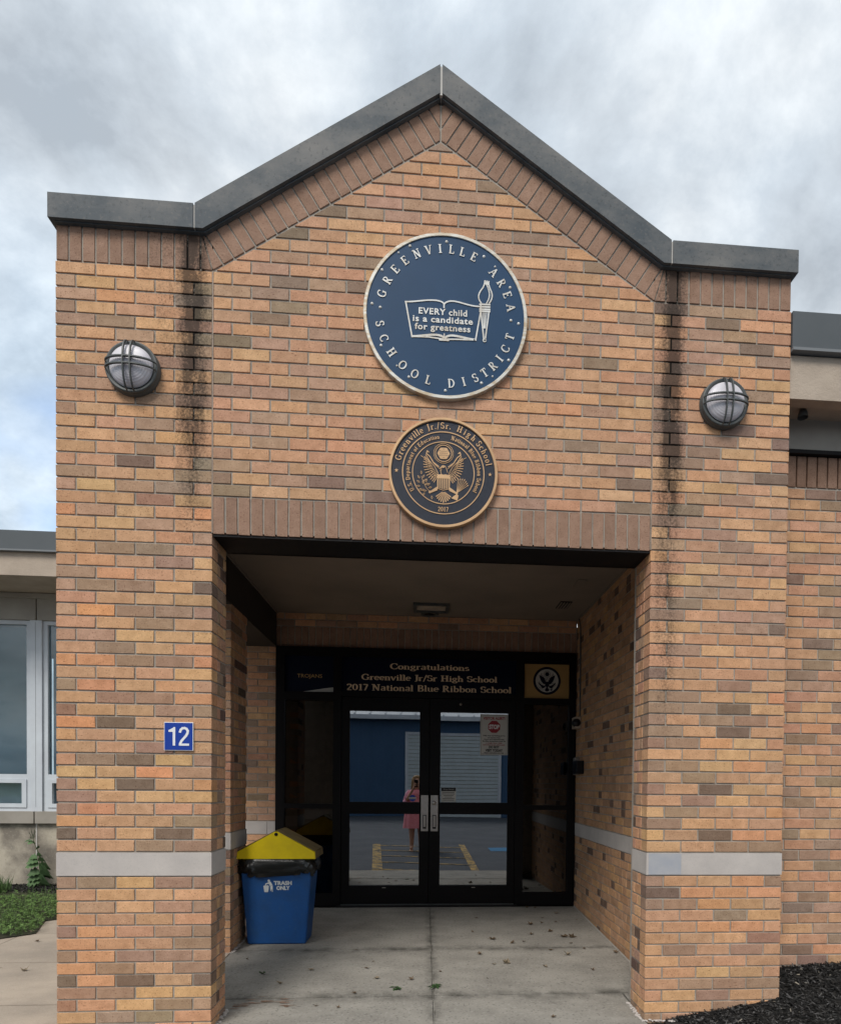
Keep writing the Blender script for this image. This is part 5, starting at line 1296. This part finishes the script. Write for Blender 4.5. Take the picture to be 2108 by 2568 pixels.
# ------------------------------------------------------------------ weeds, leaves
def leafblade(b, p, d, L_, wd, col, droop=.4, lob=0, rng=random, face=0.):
    """jagged leaf from point p along direction d"""
    p = Vector(p); d = Vector(d).normalized(); s_ = d.cross(Vector((0, 0, 1)))
    if s_.length < .1: s_ = Vector((1, 0, 0))
    s_.normalize(); s_ = (s_ + Vector((0, 0, face))).normalized(); n = 7; pts = []
    for i in range(n + 1):
        t = i / n; c = p + d * L_ * t + Vector((0, 0, -droop * L_ * t * t)); w0 = wd * math.sin(math.pi * min(1, t * .93 + .05)) * (1 + (lob * (1 if i % 2 else -1)))
        pts += [c - s_ * w0 + Vector((0, 0, w0 * .3)), c, c + s_ * w0 + Vector((0, 0, w0 * .3))]
    b.quadmesh(pts, [(3 * i + k, 3 * i + k + 1, 3 * i + k + 4, 3 * i + k + 3) for i in range(n) for k in (0, 1)], col)
rg = random.Random(31)
wp = thing('tall_weed', 'tall leafy thistle-like weed growing against the stained concrete wall', 'weed', (-4.27, 3.86, .155))
b = B(); b.tube([(0, 0, 0), (.0, .0, .2), (-.02, 0, .38), (-.07, 0, .50), (-.085, 0, .60)], [.006, .005, .004, .003, .002], 6)
b.obj('stem', mat('weed_stem', (.06, .085, .035, 1), .7), wp)
for z, a, L_, wd in ((.03, 20, .13, .03), (.05, 160, .15, .035), (.07, 200, .13, .035), (.08, -30, .15, .035), (.11, 170, .14, .032), (.13, 10, .17, .035), (.16, 190, .13, .022), (.19, -10, .16, .03), (.22, 30, .14, .03), (.25, 175, .14, .026), (.29, 200, .12, .018), (.30, 40, .09, .016), (.33, 150, .1, .015), (.36, 20, .07, .013), (.42, 80, .08, .010), (.50, 190, .06, .010), (.52, 160, .09, .006), (.50, 10, .03, .01)):
    b = B(); t = rg.uniform(.7, 1.3); leafblade(b, (-.08 * (z / .5) ** 2, 0, z), (math.cos(R(a)), math.sin(R(a)) * .4 - .25, .35), L_ * 1.0, wd * 2.4, (.085 * t, .15 * t, .06 * t, 1), .5, .30, face=1.3)
    b.obj('leaf', 'leafgreen', wp, fix=False)
b = B()
for i in range(9): x0 = -.085 + rg.uniform(-.04, .03); z0 = .58 + rg.uniform(-.05, .06); b.tube([(-.08, 0, .55), (x0, 0, z0), (x0, 0, z0 + .02)], [.001, .004, .001], 5)
b.obj('bud_cluster', mat('weed_bud', (.07, .08, .05, 1), .7), wp)
w2 = thing('young_weed', 'leaf tip of a second weed at the far left edge', 'weed', (-4.83, 3.86, .155))
for z, a, L_, wd in ((.05, 0, .14, .03), (.10, 180, .14, .03), (.16, 10, .15, .028), (.20, 170, .1, .02), (.02, -40, .15, .03)):
    b = B(); leafblade(b, (0, 0, z), (math.cos(R(a)), -.3, .5), L_, wd * 1.6, (.08, .14, .055, 1), .55, .3, rg, 1.2); b.obj('leaf', 'leafgreen', w2, fix=False)
def tuft(x, y, z, n, h, label, rngs):
    b = B(); r = random.Random(rngs)
    for i in range(n):
        a = r.uniform(0, 6.3); hh = h * r.uniform(.5, 1); ln = hh * r.uniform(.1, .7); x0, y0 = r.gauss(0, .05 * h / .2), r.gauss(0, .02); dx_, dy_ = math.cos(a), math.sin(a) * .5; wd = .003; t = r.uniform(.7, 1.4)
        b.quadmesh([(x0 - wd, y0, 0), (x0 + wd, y0, 0), (x0 + dx_ * ln * .4 + wd * .7, y0 + dy_ * ln * .4, hh * .6), (x0 + dx_ * ln * .4 - wd * .7, y0 + dy_ * ln * .4, hh * .6), (x0 + dx_ * ln, y0 + dy_ * ln, hh)], [(0, 1, 2, 3), (3, 2, 4)], (.06 * t, .10 * t, .035 * t, 1))
    o = b.obj('grass_tuft', 'leafgreen', loc=(x, y, z), fix=False); tag(o, label, 'grass tuft'); return o
tuft(-4.60, 3.72, .15, 60, .20, 'tall grass tuft in front of the stained concrete wall', 3)
tuft(-4.78, 3.60, .15, 60, .14, 'darker grass tuft at the far left by the wall', 4)
def fallen(x, y, label, mt='dryleaf', size=.03, seed=0, group='dead leaves scattered on the porch floor', up=.3, cat='leaf'):
    r = random.Random(seed); b = B(); n = r.choice((5, 7)); a0 = r.uniform(0, 6.3)
    rim = []
    for i in range(n * 2):
        a = a0 + i * math.pi / n; rr = size * (1 if i % 2 == 0 else .42) * r.uniform(.6, 1.15)
        px, py = rr * math.cos(a), rr * math.sin(a) * .75
        rim.append((px, py, .003 + abs(px * r.uniform(-.2, up * 2) + py * r.uniform(-.2, up * 2)) * 1.1 + r.uniform(0, size * up)))
    b.quadmesh([(0, 0, .004)] + rim, [(0, i + 1, (i + 1) % (2 * n) + 1) for i in range(2 * n)])
    b.tube([(0, 0, .004), (size * 1.3 * math.cos(a0), size * 1.3 * math.sin(a0) * .8, .003 + size * up * .5)], [.0014, .0008], 4)
    o = b.obj('fallen_leaf', mt, loc=(x, y, floorz(y) + .001), fix=False); tag(o, label, cat, group); return o
LV = [(1.297, 2.491, 'curled pale leaf nearest the right end of the storefront', 'paleleaf', .032), (.975, 2.092, 'upright curled leaf left of the leaf row near the right sidelight', 'dryleaf', .035),
 (1.082, 2.14, 'small flat leaf second from the right in the row before the right sidelight', 'dryleaf', .02), (1.221, 2.178, 'small dark leaf at the right of the row before the right sidelight', 'dryleaf', .022),
 (1.432, 2.246, 'tiny whitish scrap close to the right wall', 'paleleaf', .014), (1.107, 1.854, 'curled dark leaf right above the leaf cluster', 'dryleaf', .032), (.931, 1.781, 'curved brown leaf left of the leaf cluster', 'dryleaf', .032),
 (1.19, 1.690, 'largest tan leaf in the cluster near the right wall', 'dryleaf', .05), (1.255, 1.670, 'dark leaf tucked into the right of the cluster', 'dryleaf', .045), (1.21, 1.513, 'small leaf just in front of the cluster', 'dryleaf', .02),
 (.577, 1.639, 'brown leaf with pale tip in the middle of the floor', 'dryleaf', .040), (.729, 1.529, 'twisted leaf right of the middle brown leaf', 'dryleaf', .028), (.827, 1.567, 'thin flat leaf just behind the rear floor joint', 'dryleaf', .022),
 (.437, 1.249, 'leaf standing on edge just in front of the rear floor joint', 'dryleaf', .030), (1.109, 1.206, 'flat spread leaf in front of the rear joint at right', 'paleleaf', .038), (1.002, 1.333, 'small dark leaf lying on the rear floor joint', 'dryleaf', .022),
 (1.283, 1.362, 'round dark leaf on the rear joint near the right wall', 'dryleaf', .018), (.604, 1.027, 'spread leaf centre right of the middle slab', 'paleleaf', .042), (.52, 1.01, 'small pale leaf just left of the spread leaf', 'paleleaf', .022),
 (.89, .94, 'pale crumpled leaf right of the spread leaf', 'paleleaf', .027), (.427, 1.866, 'dark sliver of leaf before the right door', 'dryleaf', .02), (.505, 2.343, 'dark leaf close to the right door threshold', 'dryleaf', .024),
 (1.04, 2.73, 'brown leaf against the foot of the right sidelight', 'dryleaf', .028), (1.12, 2.72, 'smaller leaf beside the sidelight foot leaf', 'dryleaf', .022), (.442, .722, 'tiny dark crumb left on the middle slab', 'dryleaf', .012),
 (1.21, .86, 'faint twig-like leaf near the right pier', 'dryleaf', .022), (.763, .058, 'lone dark leaf low on the front slab at right', 'dryleaf', .022), (1.124, 2.325, 'flat dark leaf behind the row near the sidelight', 'dryleaf', .022),
 (1.50, 1.25, 'reddish curled leaf wedged between the right wall and pier', 'dryleaf', .032), (-1.098, .864, 'fresh green leaf left on the floor before the trash can', 'greenleaf', .035), (-.78, .943, 'grey spread leaf right of the fresh green leaf', 'paleleaf', .036),
 (-.394, .959, 'small dark leaf left of the centre joint', 'dryleaf', .020), (-1.287, 1.19, 'small brown leaf before the pilaster', 'dryleaf', .016), (-.31, .753, 'whitish leaf left of the centre joint', 'paleleaf', .030),
 (-.073, .72, 'dark leaf just left of the centre joint', 'dryleaf', .026), (-.935, .673, 'faint pale leaf on the left of the front slab', 'paleleaf', .026), (-.64, .291, 'thin sliver of leaf on the front left slab', 'dryleaf', .018),
 (-.503, .258, 'tiny curved sliver beside the thin one', 'dryleaf', .016), (-.426, .48, 'small twig leaf on the front floor joint', 'dryleaf', .02), (-.513, 1.395, 'tiny dark leaf on the rear joint at left', 'dryleaf', .016),
 (-.358, 1.104, 'tiny pale scrap near the rear joint', 'paleleaf', .012), (.126, .866, 'small leaf just right of the centre joint', 'dryleaf', .016), (-2.95, 1.06, 'dark curled leaf on the left walk', 'dryleaf', .026), (-2.73, 1.0, 'pale twisted leaf on the left walk joint beside the pier', 'paleleaf', .035),
 (-3.05, 1.70, 'small dark leaf on the left walk near the clover', 'dryleaf', .022), (-3.25, 1.98, 'tan leaf lying at the edge of the clover', 'paleleaf', .045), (-2.8, 1.62, 'thin pale leaf on the left walk', 'paleleaf', .022), (-2.95, .62, 'small green scrap on the front left walk', 'greenleaf', .018)]
for i, (x, y, lb, mt_, sz) in enumerate(LV):
    fallen(x, y, lb, mt_, sz, i, 'fallen leaves and scraps on the paving', .25 + .25 * ((i * 7) % 3) / 2)
def sprig(x, y, label, seed, n=14, L_=.06):
    b = B(); r = random.Random(seed)
    for i in range(n):
        a = r.uniform(0, 6.3); t = r.uniform(.6, 1.3); leafblade(b, (r.gauss(0, .012), r.gauss(0, .012), .004), (math.cos(a), math.sin(a), r.uniform(.0, .5)), L_ * r.uniform(.5, 1.1), .007, (.035 * t, .075 * t, .022 * t, 1), .35, .3)
    return tag(b.obj('joint_weed', 'leafgreen', loc=(x, y, floorz(y) + .002), fix=False), label, 'weed')
sprig(.078, .585, 'dark green weed sprouting from the centre floor joint', 5); sprig(-.162, .565, 'paler broken weed lying left of the centre joint', 6, 10, .05)
sprig(.215, -.06, 'small round-leaved weed at the very front of the floor', 8, 8, .035)
# rusty brown stain streaks on the front slab at the left pier
rs = B(); r = random.Random(3)
stm = mat('rust_stain', (.20, .10, .055, 1), .9, (.27, .22, .18, 1), 14, stretch=(1, 5, 1), lo=.4, hi=.6)
for i in range(26):
    x = -1.14 + r.random() ** 1.4 * .33; y = .34 + r.gauss(0, .035) - (x + 1.1) * .02; L_ = r.uniform(.02, .09); wd = r.uniform(.002, .006); z = floorz(y) + .0035 + i * .00005
    rs.quadmesh([(x, y - wd, z), (x + L_ * .5, y - wd * 1.3, z), (x + L_, y, z), (x + L_ * .5, y + wd, z), (x, y + wd * .6, z)], [(0, 1, 2, 3, 4)])
o = rs.obj('rust_stain', stm, pf, fix=False)

# crumbled mortar droppings at the feet of both piers
for nm, x0, y0, dx_, dy_, L_, mr, n in (('mortar_crumbs', XI + .012, -.02, 0, 1, .28, 1, 60), ('mortar_crumbs', XJ - .012, -.02, 0, 1, .28, 2, 60), ('mortar_crumbs', XJ - .02, -.018, 1, 0, .30, 3, 60), ('mortar_crumbs', PX + .012, 1.36, 0, 1, .42, 4, 60)):
    b = B(); r = random.Random(mr)
    for i in range(n):
        t = r.random() * L_; s0 = r.uniform(.003, .012); x, y = x0 + dx_ * t + r.gauss(0, .006), y0 + dy_ * t + r.gauss(0, .006); z = floorz(y)
        bm = bmesh.new(); bmesh.ops.create_icosphere(bm, subdivisions=1, radius=s0)
        for v in bm.verts: v.co *= r.uniform(.7, 1.2); v.co.z *= .5
        b.addbm(bm, Matrix.Translation((x, y, z + s0 * .25)))
    o = b.obj(nm, 'limestone', pf); o['kind'] = 'stuff'

# ------------------------------------------------------------------ behind the camera: what the doors mirror
hb = B(); i = 0
def ribbon(b, pts, wd, z):
    for (x0, y0), (x1, y1) in zip(pts, pts[1:]):
        d = math.hypot(x1 - x0, y1 - y0); nx_, ny_ = -(y1 - y0) / d * wd / 2, (x1 - x0) / d * wd / 2
        b.quadmesh([(x0 + nx_, y0 + ny_, z), (x0 - nx_, y0 - ny_, z), (x1 - nx_, y1 - ny_, z), (x1 + nx_, y1 + ny_, z)], [(0, 1, 2, 3)])
mk = B(); ribbon(mk, [(-.62, -.60), (-.86, -5.3)], .17, -.071); ribbon(mk, [(.84, -.60), (.86, -5.3)], .13, -.071)
for i in range(5): ribbon(mk, [(-.74 - i * .03, -1.15 - i * .95), (.80, -.75 - i * .95)], .085, -.0665)
o = mk.obj('road_markings', 'roadpaint', lot, fix=False)
o = B().quadmesh([(1.4, -4.6, -.071), (2.1, -4.6, -.071), (2.1, -3.9, -.071), (1.4, -3.9, -.071)], [(0, 1, 2, 3)]).obj('blue_marking', 'roadblue', lot)
gb_ = thing('metal_garage', 'blue metal building with a white overhead door seen mirrored in the entrance glass', 'building', (1, -16.3, -.07)); og = -Vector(gb_.location)
YG = -16.3
B().box(-14, 13, YG - 9, YG - .05, -.07, 3.95).obj('wall', 'barnblue', gb_, loc=og)
b = B()
for i in range(150):
    x = -13.9 + i * .18
    if -.3 < x < 3.05: b.box(x, x + .05, YG - .06, YG - .02, 3.28, 3.9)
    else: b.box(x, x + .05, YG - .06, YG - .02, -.07, 3.9)
b.obj('siding_ribs', 'barnblue', gb_, loc=og)
B().box(-.28, -.16, YG - .06, YG + .02, -.07, 3.33).obj('door_jamb', 'barnroof', gb_, loc=og); B().box(2.98, 3.10, YG - .06, YG + .02, -.07, 3.33).obj('door_jamb', 'barnroof', gb_, loc=og); B().box(-.16, 2.98, YG - .06, YG + .02, 3.22, 3.33).obj('door_head', 'barnroof', gb_, loc=og)
gd = B().box(-.16, 2.98, YG - .045, YG - .03, -.07, 3.22).obj('garage_door', 'panel', gb_, loc=og)
for i in range(22):
    z = -.06 + i * .149; B().box(-.16, 2.98, YG - .029, YG + .004, z, z + .128).obj('door_slat', 'barnwhite', gd)
v = [(-14.4, YG + .35, 3.98), (13.4, YG + .35, 3.98), (13.4, YG - 4.6, 5.7), (-14.4, YG - 4.6, 5.7), (13.4, YG - 9.4, 3.98), (-14.4, YG - 9.4, 3.98)]
v += [(x, y, z - .06) for x, y, z in v]
b = B().quadmesh(v, [(0, 1, 2, 3), (3, 2, 4, 5), (0, 6, 7, 1), (5, 4, 10, 11), (6, 7, 8, 9), (9, 8, 10, 11), (1, 7, 8, 2), (2, 8, 10, 4), (0, 3, 9, 6), (3, 5, 11, 9)]); b.obj('roof', 'barnroof', gb_, loc=og)
b = B()
for i in range(46): x = -14.3 + i * .6; b.quadmesh([(x, YG + .36, 3.98), (x + .05, YG + .36, 3.98), (x + .05, YG - 4.6, 5.70), (x, YG - 4.6, 5.70), (x, YG + .36, 4.03), (x + .05, YG + .36, 4.03), (x + .05, YG - 4.6, 5.75), (x, YG - 4.6, 5.75)], [(4, 5, 6, 7), (0, 1, 5, 4), (0, 4, 7, 3), (1, 5, 6, 2)])
b.obj('roof_seams', 'barnroof', gb_, loc=og)
B().box(-14.4, 13.4, YG + .30, YG + .42, 3.80, 3.97).obj('gutter', 'barnroof', gb_, loc=og)

# ------------------------------------------------------------------ the photographer (seen in the door glass)
def skin(verts, edges, radii, sub=2):
    me = bpy.data.meshes.new('skin'); me.from_pydata(verts, edges, []); o = bpy.data.objects.new('skin', me); C.objects.link(o)
    o.modifiers.new('s', 'SKIN'); o.modifiers.new('u', 'SUBSURF').levels = sub
    for i, r_ in enumerate(radii):
        rr = r_ if isinstance(r_, tuple) else (r_, r_); me.skin_vertices[0].data[i].radius = rr
    me.skin_vertices[0].data[0].use_root = True
    bpy.context.view_layer.update()
    m2 = bpy.data.meshes.new_from_object(o.evaluated_get(bpy.context.evaluated_depsgraph_get())); bpy.data.objects.remove(o)
    return m2
gz = -.07
pb = thing('person', 'woman in a pink dress holding up a phone, seen mirrored in the left door glass', 'person', (0.02, -3.90, gz))
V = [(0, 0, .80), (0, .005, .93), (0, 0, 1.08), (0, -.01, 1.20), (0, -.005, 1.275), (0, .03, 1.34), (0, .045, 1.43), (0, .03, 1.52),     # pelvis..head 0-7
     (-.155, -.01, 1.215), (-.225, .07, 1.00), (-.085, .255, 1.27), (-.055, .295, 1.325),       # left arm 8-11
     (.155, -.01, 1.215), (.225, .07, 1.00), (.085, .255, 1.27), (.055, .295, 1.325),          # right arm 12-15
     (-.085, 0, .75), (-.09, .02, .42), (-.095, -.01, .085), (-.10, .09, .035), (.085, 0, .75), (.09, .02, .42), (.095, -.01, .085), (.13, .08, .035)]
E_ = [(0, 1), (1, 2), (2, 3), (3, 4), (4, 5), (5, 6), (6, 7), (3, 8), (8, 9), (9, 10), (10, 11), (3, 12), (12, 13), (13, 14), (14, 15), (0, 16), (16, 17), (17, 18), (18, 19), (0, 20), (20, 21), (21, 22), (22, 23)]
RR = [(.15, .11), (.14, .105), (.14, .11), (.12, .085), .052, (.06, .07), (.075, .088), (.045, .05), .055, .042, .026, .024, .055, .042, .026, .024, .09, .066, .042, (.040, .024), .09, .066, .042, (.040, .024)]
bm = bmesh.new(); bm.from_mesh(skin(V, E_, RR))
for s_ in (-1, 1):                     # hands: palm and five fingers closing on the phone
    px = .055 * s_
    HV = [(px, .295, 1.325), (px * .95, .315, 1.365)]; HE = [(0, 1)]; HR = [.020, .024]
    for k in range(4):
        i = len(HV); zz = 1.345 + k * .017; L_ = (.85, 1, .95, .75)[k]
        HV += [(px * .95, .318, zz), (px * .80, .345 + .002 * k, zz + .004), (px * .80 - s_ * .022 * L_, .358, zz + .004), (px * .80 - s_ * .040 * L_, .350, zz + .002)]
        HE += [(1, i), (i, i + 1), (i + 1, i + 2), (i + 2, i + 3)]; HR += [.009, .0085, .008, .006]
    i = len(HV); HV += [(px * .8, .305, 1.345), (px * .62, .308, 1.365), (px * .45, .312, 1.385)]; HE += [(0, i), (i, i + 1), (i + 1, i + 2)]; HR += [.011, .0095, .008]
    hm = skin(HV, HE, HR, 1); k0 = len(bm.verts); bm.from_mesh(hm)
# face: brow, nose, chin by pulling head vertices
for v in bm.verts:
    if v.co.z > 1.36 and v.co.y > .08 and abs(v.co.x) < .02 and 1.38 < v.co.z < 1.44: v.co.y += .014
me = bpy.data.meshes.new('body'); bm.to_mesh(me); bm.free(); me.polygons.foreach_set('use_smooth', [True] * len(me.polygons))
link('body', me, 'skin', pb)
for s_ in (-1, 1): B().lathe([(0, .004), (.007, .002), (.008, -.002)], 10, c=(s_ * .030, -.0, 0)).obj('eye', 'black', pb, rot=(0, 0, R(180)), loc=(0, .128, 1.425))
B().box(-.022, .022, .128, .133, 1.372, 1.379).obj('mouth', 'darkred', pb)
def drape(prof_, folds, name, mt, n=64, seed=1, amp=.02, cap=False):
    b = B(); vs = []
    for z, rx, ry, cy in prof_:
        t = (prof_[0][0] - z) / (prof_[0][0] - prof_[-1][0])
        for i in range(n):
            q = i / n * 2 * math.pi; f_ = 1 + amp * t * 3 * math.sin(q * folds + seed) + amp * t * math.sin(q * folds * 2.3 + 2)
            vs.append((rx * f_ * math.cos(q), cy + ry * f_ * math.sin(q), z))
    b.quadmesh(vs, [(j * n + i, j * n + (i + 1) % n, (j + 1) * n + (i + 1) % n, (j + 1) * n + i) for j in range(len(prof_) - 1) for i in range(n)])
    return b.obj(name, mt, pb, smooth=True)
drape([(1.275, .08, .06, -.005), (1.255, .16, .09, -.01), (1.22, .205, .13, -.005), (1.15, .215, .15, .0), (1.05, .215, .165, .005), (.95, .215, .165, .005), (.85, .235, .175, 0), (.7, .25, .19, 0), (.58, .26, .20, 0), (.47, .27, .21, 0)], 9, 'dress', 'dress')
for s_ in (-1, 1):
    b = B(); b.tube([(s_ * .13, -.01, 1.235), (s_ * .175, .01, 1.16), (s_ * .22, .055, 1.03), (s_ * .228, .085, 1.0), (s_ * .19, .14, 1.06)], [.06, .068, .062, .058, .052], 18, caps=False); b.obj('sleeve', 'sleeve', pb, smooth=True)
b = B(); r = random.Random(9)
b.lathe([(.0, .13), (.05, .12), (.085, .085), (.102, .03), (.103, -.03), (.098, -.09), (.10, -.14), (.09, -.17)], 40, 'z', c=(0, -.005, 1.44))
vs = []
for v in b.v:
    x, y, z = v
    if y > .055 and z < 1.50: y = .04 + (y - .055) * .1; x *= 1.05
    q = math.atan2(y, x); k = 1 + .05 * math.sin(q * 9 + z * 30) + r.uniform(-.02, .02); vs.append((x * k, y * k, z))
b.v = vs
for i in range(90):
    q = R(r.uniform(130, 410)); rad = .095; x, y = rad * math.cos(q), -.005 + rad * math.sin(q) * .95; wv = r.uniform(0, 6)
    b.tube([(x * .9, y * .9, 1.52), (x * 1.06, y * 1.06, 1.44), (x * (1.1 + .1 * math.sin(wv)), y * 1.1, 1.35), (x * (1.15 + .12 * math.cos(wv)), y * 1.15, 1.27 + r.uniform(-.03, .03))], [.008, .011, .010, .003], 5)
b.obj('hair', 'hair', pb, smooth=True)
for s_, x in ((-1, -.10), (1, .125)):
    b = B(); b.cbox(x - .042, x + .042, -.06, .165, -.002, .016, .006); b.tube([(x - .042, .07, .012), (x - .02, .08, .062), (x + .02, .08, .062), (x + .042, .07, .012)], .006, 6); b.obj('sandal', mat('tan_sandal%d' % s_, (.45, .28, .18, 1), .6), pb)
ph = thing('phone', 'black phone held in both hands by the woman in pink', 'phone', (.006, -3.575, 1.345))
B().cbox(-.038, .038, -.005, .004, -.095, .060, .003).obj('phone_body', 'phone', ph)
